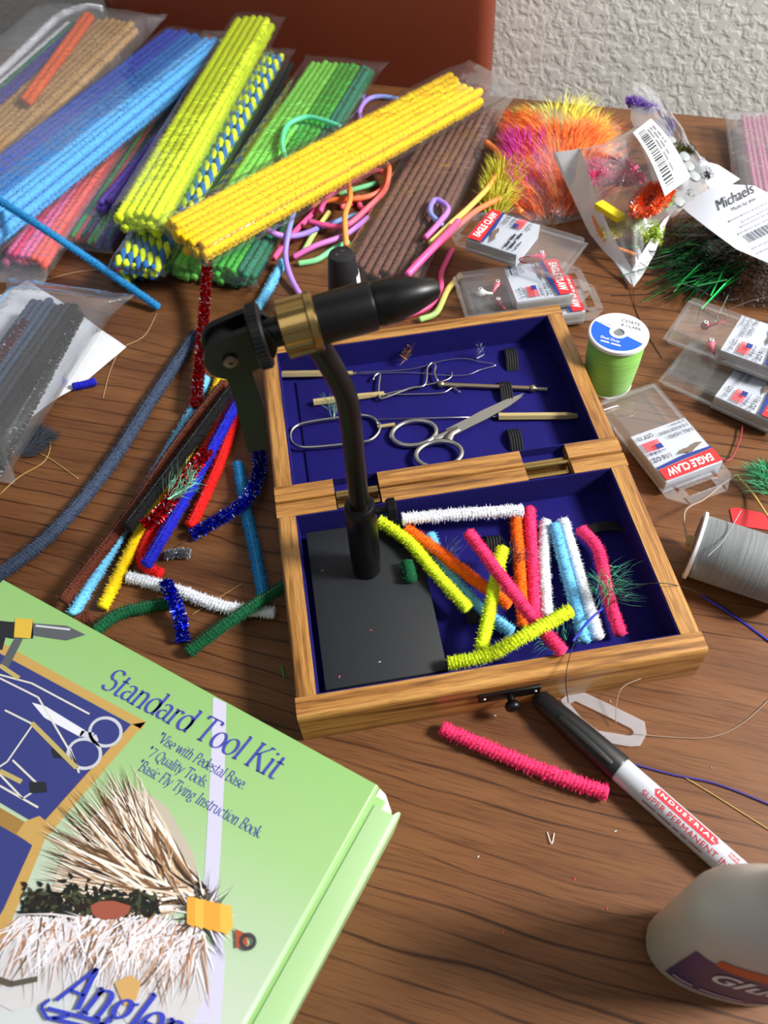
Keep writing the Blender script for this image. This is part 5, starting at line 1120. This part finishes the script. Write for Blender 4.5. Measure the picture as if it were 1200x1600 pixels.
def tagline(body, p0, p1, cap, mat, script=False):
    m2 = MB(); dx, dy = p1[0]-p0[0], p1[1]-p0[1]; vs3, fs3 = text2d(body, 1.0, .2 if script else 0); w_ = max(v[0] for v in vs3)
    ux, uy = -.42*cap, -.90*cap                                   # letter height, in pixels of the photograph
    pts = []
    for x, y in vs3: px_, py_ = p0[0]+dx*x/w_+ux*y/.7, p0[1]+dy*x/w_+uy*y/.7; pts.append(at(px_, py_, tagz(px_, py_)+.0004))
    m2.add(pts, fs3); wpart('lettering', m2, mat, TG)
tagline('Michaels', (1123, 329), (1180, 300), 17, PRINT, True); tagline('Made by you', (1145, 330), (1181, 312), 6, PRINT)
M('faint_print', rgb(150, 154, 164), .6)
m2 = MB()
for k, (p0, p1) in enumerate((((1140, 347), (1200, 318)), ((1160, 348), (1206, 325)), ((1158, 356), (1206, 332)), ((1154, 367), (1205, 342)), ((1176, 390), (1215, 372)), ((1182, 398), (1215, 382)))):
    def tf(x, y, p0=p0, p1=p1):
        X = p0[0]+(p1[0]-p0[0])*x-.42*y; Y = p0[1]+(p1[1]-p0[1])*x-.9*y; return at(X, Y, tagz(X, Y)+.0004)
    smallprint(m2, tf, 1.0, 3.0, k, 4)
wpart('small_print', m2, MATS['faint_print'], TG)
m2 = MB(); rb = random.Random(4); t = 0
while t < 62:
    w_ = rb.choice((1, 1.6, 2.4)); q = []
    for x, y in ((1160+t*.9, 368-t*.43), (1160+(t+w_)*.9, 368-(t+w_)*.43), (1172+(t+w_)*.9, 379-(t+w_)*.43), (1172+t*.9, 379-t*.43)): q.append(at(x, y, tagz(x, y)+.0004))
    m2.poly(q); t += w_+rb.choice((1.2, 2.0))
wpart('barcode', m2, M('grey_bar_print', rgb(110, 112, 120), .6), TG)
# red card and hanging tab of clear plastic
sheet('red_card', [(1140, 796, .0004), (1150, 793, .0004), (1210, 806, .0004), (1210, 830, .0004), (1146, 821, .0004)], M('red_paper', rgb(190, 32, 40), .5), 'small red paper scrap behind the grey spool', 'paper', sub=1)
tabm = MB(); out = [(876, 1094), (899, 1076), (950, 1100), (1007, 1128), (1010, 1148), (1000, 1166), (984, 1167), (930, 1158), (895, 1132)]; inn = [(890, 1100), (899, 1096), (945, 1118), (986, 1139), (990, 1144), (988, 1149), (982, 1150), (934, 1142), (908, 1122)]
k = len(out); vs2 = [at(x, y, .0008) for x, y in out+inn]; vs2 += [v+Vector((0, 0, .0007)) for v in vs2]
tabm.add(vs2, [(2*k+i, 2*k+(i+1) % k, 3*k+(i+1) % k, 3*k+i) for i in range(k)] + [(i, k+i, k+(i+1) % k, (i+1) % k) for i in range(k)] + [(i, (i+1) % k, 2*k+(i+1) % k, 2*k+i) for i in range(k)] + [(k+i, 3*k+i, 3*k+(i+1) % k, k+(i+1) % k) for i in range(k)])
solo('hang_tab', tabm, film('frosted_tab', (.92, .90, .92), .05, .2, .20, bump=.05), 'frosted clear plastic hang tab with a slot, by the marker cap', 'plastic tab')

# ================================================================ RAINBOW CORD
RB = [rgb(246, 92, 160), rgb(250, 110, 120), rgb(252, 134, 70), rgb(250, 180, 90), rgb(236, 224, 120), rgb(168, 222, 130), rgb(96, 214, 160), rgb(120, 176, 226), rgb(150, 128, 220), rgb(190, 130, 214)]
def rain(t):
    t = (t % 1.0)*len(RB); i = int(t) % len(RB); f_ = t-int(t); a, b = RB[i], RB[(i+1) % len(RB)]; return tuple(a[k]*(1-f_)+b[k]*f_ for k in range(3))
CORD = attr_mat('rainbow_cord', .45)
def cord(pts, c0, c1, label, r=.0024, z=.004):
    path = resample(spline([at(p_[0], p_[1], p_[2] if len(p_) > 2 else z) for p_ in pts], 10), .0018)
    mb = MB().tube(path, r, 10); o = solo('rainbow_lace', mb, CORD, label, 'cord', 'rainbow cords between the bags', smooth=True)
    n_ = len(path); set_cols(o, [rain(c0+(c1-c0)*i/(n_-1)) for i in range(n_) for _ in range(10)])
cord([(446, 250, .0260), (441, 222, .0262), (450, 195, .0262), (478, 183, .0262), (505, 188, .0262), (532, 198, .0260)], .58, .62, 'mint green cord looped over the green bag')
cord([(566, 202, .0030), (562, 174, .0030), (574, 156, .0030), (594, 151, .0030), (622, 155, .0030)], .93, .72, 'lavender cord arching behind the yellow bag')
cord([(560, 262, .012), (592, 257, .012), (606, 258, .0135), (607, 276, .0135), (600, 299, .012), (574, 325, .012), (545, 350, .012), (520, 354, .0085), (482, 346, .0085)], .24, -.02, 'orange and pink cord looping under the yellow bag')
cord([(500, 330, .008), (513, 307, .008), (550, 282, .010), (578, 267, .010), (601, 270, .010), (604, 284, .008), (590, 301, .008), (561, 310, .008), (513, 313, .0075), (486, 322, .0075)], -.02, .24, 'pink cord looping in the tangle beside the brown bag')
cord([(544, 278, .016), (547, 310, .016), (539, 338, .016), (541, 384, .010)], .22, .26, 'short orange cord hanging through the tangle')
cord([(408, 355, .0265), (432, 366, .0250), (455, 369, .0150), (479, 364, .0095), (508, 352, .0030), (560, 335, .0026)], .90, .70, 'purple to blue cord under the yellow bag')
cord([(460, 326, .0270), (451, 362, .0240), (446, 400, .0140), (455, 435, .0060), (472, 466, .0030)], .72, .90, 'purple cord hanging towards the vise')
cord([(500, 322, .0026), (464, 358, .0026), (438, 390, .0026), (428, 404, .0026)], 0, .02, 'pink cord lying beside the pale blue pipe cleaner')
cord([(458, 402, .0040), (493, 384, .0085), (539, 367, .008), (575, 340, .006)], .97, .86, 'lavender cord crossing the tangle')
cord([(514, 332, .0025), (492, 362, .0025), (474, 394, .0025)], .42, .5, 'pale yellow cord in the tangle')
cord([(466, 412, .0026), (495, 406, .0026), (520, 390, .0026), (545, 378, .0026)], .55, .60, 'pale green cord in the tangle')
cord([(528, 302, .0026), (560, 294, .0026), (590, 286, .0026)], .55, .58, 'green cord inside the pink loop')
cord([(575, 330, .0026), (562, 322, .0026), (561, 308, .0026), (548, 318, .0026), (532, 324, .0026)], .03, .1, 'coral cord curling inside the tangle')
cord([(760, 222, .0215), (779, 238, .0205), (781, 258, .0190), (768, 286, .0180), (735, 322, .0190), (704, 350, .0205), (672, 380, .0205)], .20, .42, 'orange to yellow cord arching right of the brown bag')
cord([(646, 414, .0205), (698, 370, .0205), (722, 347, .0200), (753, 324, .0160), (792, 310, .0120), (815, 332, .0080)], .02, .26, 'pink to orange cord running to the tackle packs')
cord([(636, 430, .0215), (668, 396, .0262), (702, 362, .0262), (716, 346, .0258)], .98, 1.04, 'bright pink cord over the end of the brown bag', r=.0030)
cord([(706, 390, .0026), (690, 425, .0026), (688, 452, .0026), (668, 480, .0026), (622, 497, .0026)], 0, .03, 'bright pink cord bending behind the case')
cord([(720, 430, .003), (700, 452, .003), (682, 488, .003), (655, 500, .003)], .35, .5, 'yellow green cord behind the case')
cord([(690, 352, .0200), (672, 332, .0200), (680, 312, .0200), (700, 326, .0200), (686, 348, .0240), (664, 372, .0205)], .72, .98, 'pale blue cord at the edge of the brown bag')

# ================================================================ FEATHERS AND THEIR BAGS
def fluff(name, b, t, wd, cols, n, z0, z1, label, cat='feather', group=None, lift=.012, wid=.00035, seed=1, ln=None, sm=False, kind=None, rough=.7, metal=0.0):
    """feather tuft from pixel b (root) to t (tip): barbs leave the quill and sweep forward"""
    rg = random.Random(seed); A_, B_ = at(b[0], b[1], z0), at(t[0], t[1], z1); d = B_-A_; Ln = d.length; d.normalize(); u = d.cross(Vector((0, 0, 1))).normalized(); nn = u.cross(d)
    mb = MB(); pc = []; mb.tube([A_, A_.lerp(B_, .8)], [.0006, .0002], 5); pc += [cols[0]]*10
    for k in range(n):
        s = rg.random()**.8; sg = rg.uniform(-1, 1); o = A_ + d*(Ln*s*.75) + u*(sg*wd*.35) + nn*rg.uniform(0, lift*.35)
        tip = o + u*(sg*wd*rg.uniform(.3, .75)) + d*(Ln*rg.uniform(.12, .34)) + nn*rg.uniform(-.2, 1)*lift; mid = o.lerp(tip, .5) + nn*rg.uniform(0, lift*.4)
        e = d.cross(nn)*wid if rg.random() < .5 else nn*wid
        k0 = len(mb.v); mb.v += [o-e, o+e, mid+e, mid-e, tip]; mb.f += [(k0, k0+1, k0+2, k0+3), (k0+3, k0+2, k0+4)]; mb.m += [0, 0]; pc += [rg.choice(cols)]*5
    for v in mb.v: v.z = max(v.z, .0006)
    o = solo(name, mb, attr_mat('feather_fibre' if not metal else 'tinsel_fibre', rough, metal, sheen=.2), label, cat, group, kind=kind); set_cols(o, pc); return o
OR, OR2, MG, YL, GN = rgb(250, 126, 30), rgb(240, 96, 20), rgb(214, 30, 168), rgb(232, 222, 60), rgb(40, 170, 110)
FG = 'marabou feathers in the feather bag'
fluff('feather_tuft', (885, 335), (868, 195), .062, [OR, OR2, rgb(252, 146, 60)], 3600, .004, .022, 'large orange marabou feather tuft in the feather bag', group=FG, lift=.016, seed=1)
fluff('feather_tuft', (905, 250), (845, 168), .055, [YL, rgb(240, 232, 96)], 1400, .006, .014, 'yellow marabou feather tuft behind the orange one', group=FG, seed=2)
fluff('feather_tuft', (925, 260), (915, 185), .03, [YL, rgb(240, 232, 96)], 500, .006, .012, 'yellow feather tuft at the bag edge', group=FG, seed=12)
fluff('feather_tuft', (828, 322), (814, 208), .026, [MG, rgb(190, 20, 150), rgb(226, 70, 190)], 1900, .006, .024, 'magenta marabou feather tuft in the feather bag', group=FG, seed=3)
fluff('feather_tuft', (772, 338), (798, 256), .024, [rgb(206, 206, 50), YL, rgb(190, 180, 40)], 1500, .004, .016, 'olive yellow feather tuft beside the brown bag', group=FG, seed=4)
fluff('feather_tuft', (806, 252), (816, 180), .022, [OR2, rgb(226, 70, 30), rgb(200, 90, 30)], 1200, .004, .016, 'red orange feather tuft behind the brown bag', group=FG, seed=5)
fluff('feather_tuft', (860, 345), (850, 280), .05, [rgb(206, 96, 34), OR2], 900, .003, .010, 'rust feather tuft behind the tackle packs', group=FG, seed=6)
def mound(name, outline, center, bulge, mat, label, cat='bag', rings=9, wr=.002, seed=0, per=6):
    """clear pouch: rim through (px, py, z) points, domed towards its centre"""
    pts = spline([Vector((x, y, z)) for x, y, z in outline+outline[:1]], per)[:-1]; n_ = len(pts); mb = MB(); c = at(*center)
    R0 = [at(p.x, p.y, p.z) for p in pts]
    for k in range(rings):
        s = 1-k/rings; lift = bulge*(1-s*s)
        for j, p in enumerate(R0):
            q = c.lerp(p, s); q = q + Vector((0, 0, lift)); w_ = mnoise.noise(Vector((j*.35+seed*9, k*.5, seed)))*wr*(1-abs(2*s-1)*.4); mb.v.append(q+Vector((0, 0, w_)))
    mb.v.append(c+Vector((0, 0, bulge))); m_ = len(mb.v)-1
    for k in range(rings-1):
        for j in range(n_): mb.f.append((k*n_+j, k*n_+(j+1) % n_, (k+1)*n_+(j+1) % n_, (k+1)*n_+j)); mb.m.append(0)
    for j in range(n_): mb.f.append(((rings-1)*n_+j, (rings-1)*n_+(j+1) % n_, m_)); mb.m.append(0)
    return solo(name, mb, mat, label, cat, smooth=True)
mound('feather_bag', [(758, 342, .003), (776, 280, .006), (806, 190, .010), (838, 162, .016), (900, 178, .016), (968, 196, .006), (955, 260, .004), (925, 330, .003), (850, 352, .003)], (850, 260, .012), .018, CLEARW, 'clear bag of orange, magenta and yellow marabou feathers', seed=3, wr=.003)
def attach(o, parent):
    """turn a sheet into a part of its bag"""
    o.location = o.location - parent.location; o.parent = parent
    for k in ('label', 'category', 'group'):
        if k in o: del o[k]
# clear pouch of chenille lures with a barcode label
WFILM = film('white_film', (.9, .9, .92), .06, .15, .82, bump=.5, bscale=60)
PO = [(863, 242, .040), (905, 232, .050), (950, 222, .052), (1000, 196, .055), (1030, 205, .058), (1075, 280, .050), (1050, 335, .030), (1015, 390, .012), (990, 447, .003), (955, 405, .006), (922, 365, .010), (890, 300, .026)]
POUCH = mound('lure_pouch', PO, (975, 300, .028), .022, film('pouch_film', (.96, .96, .97), .05, .12, .16, bump=1.0, bscale=55), 'clear pouch of chenille lures with a barcode label', seed=5, wr=.005)
attach(sheet('pouch_header', [(863, 242, .041), (906, 234, .050), (918, 268, .046), (938, 330, .030), (968, 395, .014), (992, 432, .005), (990, 450, .003), (958, 412, .005), (922, 368, .009), (890, 302, .025)], WFILM, None, None, wave=.002), POUCH)
attach(sheet('pouch_edge', [(990, 449, .004), (1004, 430, .008), (1022, 398, .014), (1046, 336, .030), (1036, 345, .028), (1008, 388, .016), (984, 428, .006)], WFILM, None, None), POUCH)
BCZ = [(989, 207, .062), (1017, 185, .062), (1079, 276, .056), (1039, 306, .058)]
Q = [at(*q) for q in BCZ]
def bc(u, v, l=0.0): return Q[0].lerp(Q[1], u).lerp(Q[3].lerp(Q[2], u), v) + Vector((0, 0, l + .004*math.sin(PI*v)))
m2 = MB(); g_ = 8; vs2 = [bc(u/2, v/g_) for v in range(g_+1) for u in range(3)]
m2.add(vs2 + [v-Vector((0, 0, .0003)) for v in vs2], [(3*v+u, 3*v+u+1, 3*v+u+4, 3*v+u+3) for v in range(g_) for u in range(2)] + [tuple(27+i for i in (3*v+u, 3*v+u+3, 3*v+u+4, 3*v+u+1)) for v in range(g_) for u in range(2)]); BT = wpart('barcode_label', m2, WHITEP, POUCH, True, None, 'white barcode sticker')
m2 = MB(); t = .08; rb = random.Random(2)
while t < .93:
    w_ = rb.choice((.010, .018, .026)); m2.poly([bc(.14, t, .0005), bc(.46, t, .0005), bc(.46, t+w_, .0005), bc(.14, t+w_, .0005)]); t += w_+rb.choice((.012, .02))
wpart('barcode', m2, PRINT, BT)
m2 = MB()
for k in range(3):
    smallprint(m2, lambda x, y, k=k: bc(.60+k*.13-y*30, .12+x, .0005), (.7, .5, .35)[k], .0016, k, 4)
wpart('lettering', m2, MATS['faint_print'], BT)
def curl(center, rad, c, label, seed, L_=.28, r=.0042, tinsel=True, mat=None, name='chenille_curl', group='chenille lures in the pouch', squash=.5):
    rg = random.Random(seed); c0 = at(*center); P = []; ph = [rg.random()*6 for _ in range(6)]; fq = [rg.uniform(2, 5) for _ in range(6)]
    for i in range(60):
        t = i/59*2*PI; P.append(c0 + Vector((rad[0]*(math.sin(fq[0]*t+ph[0])*.6+math.sin(fq[1]*t+ph[1])*.4), rad[1]*(math.sin(fq[2]*t+ph[2])*.6+math.sin(fq[3]*t+ph[3])*.4), rad[2]*math.sin(fq[4]*t+ph[4])*squash)))
    for v in P: v.z = max(v.z, r+.001)
    mb = chenille(spline(P, 4), r, ds=.0012, tinsel=tinsel, dots=False, seed=seed, nf=12, n=6)
    return solo(name, mb, [mat, dotmat()], label, 'lure material', group)
curl((957, 272, .036), (.022, .026, .012), None, 'hot pink chenille curl in the lure pouch', 1, mat=M('curl_pink', rgb(234, 70, 130), .4, .2))
curl((1015, 312, .040), (.018, .018, .010), None, 'sparkling orange chenille curl in the lure pouch', 2, mat=M('curl_orange', rgb(246, 110, 54), .35, .3))
curl((1016, 362, .020), (.012, .012, .006), None, 'yellow green sparkling chenille curl in the lure pouch', 3, mat=M('curl_lime', rgb(196, 220, 90), .35, .3))
curl((957, 358, .016), (.013, .013, .006), None, 'pale yellow chenille curl at the bottom of the pouch', 4, mat=M('curl_yellow', rgb(236, 226, 130), .5, .1))
mb = MB(); a, b = at(935, 315, .034), at(970, 345, .030); d = (b-a).normalized(); mb.rbox((a+b)/2, ((b-a).length, .009, .005), .0012, 2, M=Matrix.Rotation(math.atan2(d.y, d.x), 3, 'Z'))
solo('foam_strip', mb, M('yellow_foam', rgb(244, 222, 30), .6), 'bright yellow foam strip inside the lure pouch', 'foam strip')
solo('bead_chain', chenille(spline([at(925, 300, .026), at(928, 340, .022), at(948, 378, .014), at(985, 395, .010), at(1000, 402, .008)], 8), .0016, dots=False, seed=3, pitch=.0022), [M('bead_orange', rgb(250, 150, 70), .3), dotmat()], 'thin orange bead chain inside the lure pouch', 'bead chain', smooth=True)
# second bag, behind
CRAFT = mound('craft_bag', [(985, 185, .030), (988, 140, .040), (998, 128, .042), (1022, 140, .042), (1062, 195, .038), (1092, 248, .028), (1118, 268, .022), (1110, 300, .014), (1070, 325, .012), (1040, 330, .012)], (1055, 245, .018), .012, film('craft_film', (.93, .92, .96), .05, .12, .30, bump=.9, bscale=60), 'clear bag of purple, olive and black trimmings behind the pouch', seed=8, wr=.004)
attach(sheet('bag_header', [(1092, 250, .026), (1122, 258, .024), (1156, 280, .018), (1140, 290, .017), (1112, 300, .015), (1100, 280, .018)], WFILM, None, None), CRAFT)
curl((1003, 165, .034), (.010, .014, .006), None, 'purple tinsel curl at the top of the trimmings bag', 6, mat=M('curl_purple', rgb(120, 70, 190), .4, .3), group='trimmings in the bag')
curl((1040, 196, .030), (.006, .009, .005), None, 'violet tinsel curl beside the olive one', 7, mat=M('curl_violet', rgb(110, 84, 170), .4, .3), group='trimmings in the bag')
curl((1068, 234, .026), (.008, .012, .005), None, 'olive sparkling chenille curl in the trimmings bag', 8, mat=M('curl_olive', rgb(104, 104, 40), .35, .4), group='trimmings in the bag')
curl((1098, 268, .018), (.011, .013, .005), None, 'dark plum chenille curl in the trimmings bag', 9, mat=M('curl_plum', rgb(40, 30, 52), .5, .1), group='trimmings in the bag')
curl((1072, 300, .012), (.010, .009, .004), None, 'black chenille curl in the trimmings bag', 10, mat=M('curl_black', rgb(26, 26, 30), .5, .1), group='trimmings in the bag')
curl((1040, 312, .020), (.005, .007, .004), None, 'bright green chenille curl behind the barcode sticker', 11, mat=M('curl_green', rgb(110, 220, 60), .4, .1), group='trimmings in the bag')
for k, (x, y) in enumerate(((1047, 222), (1068, 247), (1084, 278), (1060, 318), (1075, 262))):
    solo('clear_bead', MB().lathe([(0, .004), (.0006, .0048), (.0022, .0048), (.0028, .004)], at(x, y, .030 if k < 4 else .026), (.2, -.3, 1), 18), M('milky_bead', rgb(196, 204, 206), .2, trans=.4), 'milky clear plastic disc in the trimmings bag', 'bead', 'clear discs in the trimmings bag', smooth=True, sharp=40)
# mauve sticks at the right edge
A, B = at(1213, 330, .012), at(1186, 186, .016); CHC['mauvepink'] = rgb(196, 112, 152)
bundle(A, B, [['mauvepink']*9, ['mauvepink']*8], 'dusty pink craft stick in the bag at the table edge', 'dusty pink sticks in a bag', r=.0022, pack=1.9, seed=21, name='craft_stick', cat='craft stick')
bag(A, B, .060, .014, .01, .010, 'clear bag of dusty pink craft sticks', film('grey_film2', (.86, .86, .88), .02, .15, .12), seed=21)
# black net bag with green tinsel
NETM = film('black_net', (.42, .41, .42), .0, .3, .0, bump=1.0, bscale=400)
mound('net_bag', [(1040, 385, .003), (1050, 352, .010), (1075, 325, .014), (1130, 310, .016), (1240, 330, .016), (1250, 440, .004), (1215, 480, .003), (1120, 470, .003), (1065, 445, .003)], (1150, 395, .010), .012, NETM, 'black net bag under the shop tag', seed=12, wr=.004)
rg = random.Random(8); mb = MB(); pc = []
for k in range(260):
    a = at(1130+rg.gauss(0, 26), 395+rg.gauss(0, 20), rg.uniform(.004, .018)); g = math.radians(rg.gauss(196, 22)); L_ = rg.uniform(.025, .055); b = a + Vector((math.cos(g)*L_, math.sin(g)*L_, 0)); b.z = rg.uniform(.001, .014)
    e = Vector((-math.sin(g), math.cos(g), rg.uniform(-.6, .6)))*rg.uniform(.0002, .0006); k0 = len(mb.v); mid = a.lerp(b, .5)+Vector((0, 0, .004)); mb.v += [a-e, a+e, mid+e, mid-e, b+e, b-e]; mb.f += [(k0, k0+1, k0+2, k0+3), (k0+3, k0+2, k0+4, k0+5)]; mb.m += [0, 0]; pc += [rg.choice([rgb(20, 120, 50), rgb(30, 180, 80), rgb(12, 60, 30), rgb(10, 30, 18), rgb(20, 90, 44)])]*6
o = solo('tinsel_spray', mb, attr_mat('green_tinsel', .2, .8), 'spray of dark green metallic tinsel strips in the black net', 'tinsel', kind='stuff'); set_cols(o, pc)
mb = MB()
for k in range(110):
    a = at(1150+rg.gauss(0, 50), 400+rg.gauss(0, 32), rg.uniform(.002, .02)); g = rg.uniform(0, 2*PI); L_ = rg.uniform(.02, .05); b = a + Vector((math.cos(g)*L_, math.sin(g)*L_, 0)); b.z = rg.uniform(.001, .02)
    mb.tube(spline([a, a.lerp(b, .5)+Vector((rg.uniform(-.006, .006), rg.uniform(-.006, .006), 0)), b], 5), .0003, 4, 0, False)
solo('net_thread', mb, M('black_thread', rgb(16, 16, 18), .6), 'tangle of loose black threads in the net', 'thread', kind='stuff')

# ================================================================ SCRAPS AND LOOSE THREADS
fluff('feather_tuft', (1215, 770), (1188, 715), .03, [GN, rgb(60, 190, 130), rgb(20, 140, 90)], 500, .002, .012, 'bright green feather tuft at the table edge by the grey spool', seed=31)
fluff('feather_tuft', (945, 935), (955, 895), .022, [GN, rgb(40, 130, 100), rgb(90, 190, 150)], 130, FLO+.010, FLO+.020, 'green feather tuft on the pink piece in the tray', seed=32, wid=.0002)
fluff('feather_tuft', (930, 905), (975, 935), .022, [GN, rgb(40, 130, 100), rgb(90, 190, 150)], 110, FLO+.012, FLO+.016, 'thin green feather wisp beside the pink tray piece', seed=33, wid=.0002)
fluff('feather_tuft', (880, 1010), (835, 985), .020, [GN, rgb(60, 170, 140)], 80, FLO+.004, FLO+.008, 'small green feather wisp at the tray front', seed=34, wid=.0002)
fluff('feather_tuft', (262, 780), (318, 748), .016, [rgb(150, 232, 200), rgb(110, 210, 170)], 90, .026, .024, 'mint feather wisp on the crossed pile', seed=35, wid=.0002)
fluff('feather_tuft', (700, 890), (690, 850), .016, [rgb(70, 90, 150), rgb(90, 110, 170)], 90, FLO+.003, FLO+.006, 'blue grey fluff under the orange tray piece', seed=36, wid=.0002)
fluff('feather_tuft', (795, 880), (812, 855), .016, [rgb(70, 90, 130), rgb(110, 120, 140)], 70, FLO+.003, FLO+.006, 'grey fluff beside the upright orange piece', seed=37, wid=.0002)
fluff('feather_tuft', (522, 655), (522, 625), .012, [rgb(150, 190, 150), rgb(110, 160, 140)], 50, ZL+.003, ZL+.006, 'pale green wisp by the brass hook tool', seed=38, wid=.0002)
fluff('fly_lure', (635, 562), (622, 552), .010, [rgb(206, 140, 40), rgb(120, 70, 30), rgb(230, 180, 60)], 60, ZL+.001, ZL+.006, 'tiny golden brown fly on the blue lid', cat='fishing fly', seed=39, wid=.0003)
fluff('feather_tuft', (745, 560), (760, 552), .008, [rgb(190, 196, 210)], 26, ZL+.001, ZL+.003, 'tiny pale wisp near the wire loop', seed=40, wid=.0002)
fluff('feather_scrap', (30, 712), (82, 665), .018, [rgb(30, 38, 52), rgb(40, 48, 60)], 500, .001, .003, 'dark navy feather scrap beside the dark bag', seed=41, lift=.002)
def thread(pts, c, label, r=.00028, mat=None, name='loose_thread'):
    path = spline([at(p_[0], p_[1], p_[2] if len(p_) > 2 else .0006) for p_ in pts], 8)
    return solo(name, MB().tube(path, r, 5), mat or M('thread_'+c, {'tan': rgb(184, 150, 110), 'black': rgb(24, 22, 24), 'purple': rgb(58, 44, 120), 'grey': rgb(150, 150, 152), 'gold': rgb(190, 160, 90), 'blue': rgb(30, 40, 170), 'clear': rgb(150, 128, 110), 'red': rgb(150, 50, 60)}[c], .5), label, 'thread', smooth=True)
thread([(245, 490), (225, 525), (190, 545), (172, 580), (161, 622)], 'tan', 'tan thread lying beside the slate pipe cleaner')
thread([(62, 440, .002), (120, 425), (180, 420)], 'tan', 'tan thread running out from the pink bag')
thread([(0, 772), (30, 745), (70, 720), (78, 690), (62, 672)], 'gold', 'golden thread beside the dark bag')
thread([(45, 700), (80, 718), (122, 748)], 'gold', 'golden thread crossing the table by the dark bag')
thread([(888, 1098, .003), (884, 1060, .0335), (892, 1020, .033), (905, 990, .030), (930, 960, .024), (960, 940, .026), (1000, 915, .033), (1050, 913, .033), (1110, 935, .004), (1160, 970), (1215, 1012)], 'black', 'black thread running from the tray over the case rim')
thread([(895, 1002, .0325), (918, 972, .026), (942, 950, .024)], 'blue', 'shiny blue thread over the pale blue tray piece', r=.0007)
thread([(1095, 930, .004), (1150, 965), (1215, 1012)], 'blue', 'shiny dark blue thread on the table right of the case', r=.0007)
thread([(975, 1190), (1050, 1210), (1120, 1225), (1215, 1262)], 'purple', 'purple thread trailing from the marker', r=.0006)
thread([(1070, 1215), (1120, 1245), (1215, 1305)], 'gold', 'thin gold thread trailing beside the purple one')
thread([(962, 1132, .003), (964, 1095, .008), (975, 1072, .010), (1010, 1058, .006), (1035, 1056, .002)], 'clear', 'clear bristle bent up from the hang tab', r=.00025)
thread([(985, 1146, .0018), (1050, 1152), (1110, 1152), (1160, 1130), (1215, 1080)], 'clear', 'clear line curving from the hang tab', r=.00025)
thread([(1075, 852, .024), (1070, 800, .016), (1100, 780, .010), (1130, 756, .006), (1150, 742, .004)], 'clear', 'tan cord from the grey spool to the tackle pack', r=.0007)
thread([(1150, 742, .004), (1175, 770, .004), (1195, 800, .010), (1215, 830, .02)], 'gold', 'bent tan cord in front of the tackle pack', r=.0008)
thread([(1105, 870, .040), (1130, 845, .041), (1150, 812, .040), (1158, 798, .036)], 'grey', 'loose grey thread end on the grey spool')
thread([(1090, 690, .004), (1135, 720, .003), (1155, 690, .003), (1160, 665, .003)], 'red', 'dark red snelled line behind the tackle pack', r=.0006)
thread([(990, 446, .003), (992, 480), (1010, 520), (1035, 560)], 'black', 'black thread below the lure pouch')
thread([(955, 462), (1000, 460), (1040, 458)], 'black', 'short black thread beneath the lure pouch')
thread([(440, 1040), (444, 1058)], 'green', 'tiny green bristle beside the case', r=.0006, mat=M('green_bristle', rgb(40, 150, 60), .5), name='bristle_scrap')
thread([(855, 1300), (862, 1318, .0012), (866, 1302)], 'white', 'tiny white bristle pair on the bare table', r=.00022, mat=WHITEP, name='bristle_scrap')
thread([(255, 872), (268, 858), (298, 842)], 'black', 'fine dark hair beside the silver nub', r=.0002)
thread([(300, 960, .0008), (340, 935), (378, 912)], 'gold', 'straw coloured hair by the white pipe cleaner', r=.0002)
thread([(790, 1175), (830, 1215), (850, 1225)], 'gold', 'orange hair under the pink pipe cleaner', r=.0002, mat=M('orange_hair', rgb(220, 130, 50), .5))
rg = random.Random(12)
for k in range(26):                                        # specks of lint and glitter
    x, y = rg.choice([(rg.uniform(480, 690), rg.uniform(840, 1060)), (rg.uniform(640, 1180), rg.uniform(1060, 1560))]); zz = .0166 if y < 1062 and x < 690 else .0003
    if zz > .01 and not (500 < x < 650): continue
    p_ = at(x, y, zz); g = rg.uniform(0, 6.28); e = Vector((math.cos(g), math.sin(g), 0))*rg.uniform(.0003, .0009)
    solo('lint_speck', MB().tube([p_-e, p_+e], .00022, 4), rg.choice([WHITEP, M('lint_grey', rgb(180, 176, 170), .7), PINKJ]), 'tiny pale lint speck on the vise base' if zz > .01 else 'tiny pale lint speck on the bare table', 'lint', 'lint specks on the vise base' if zz > .01 else 'lint specks on the table')
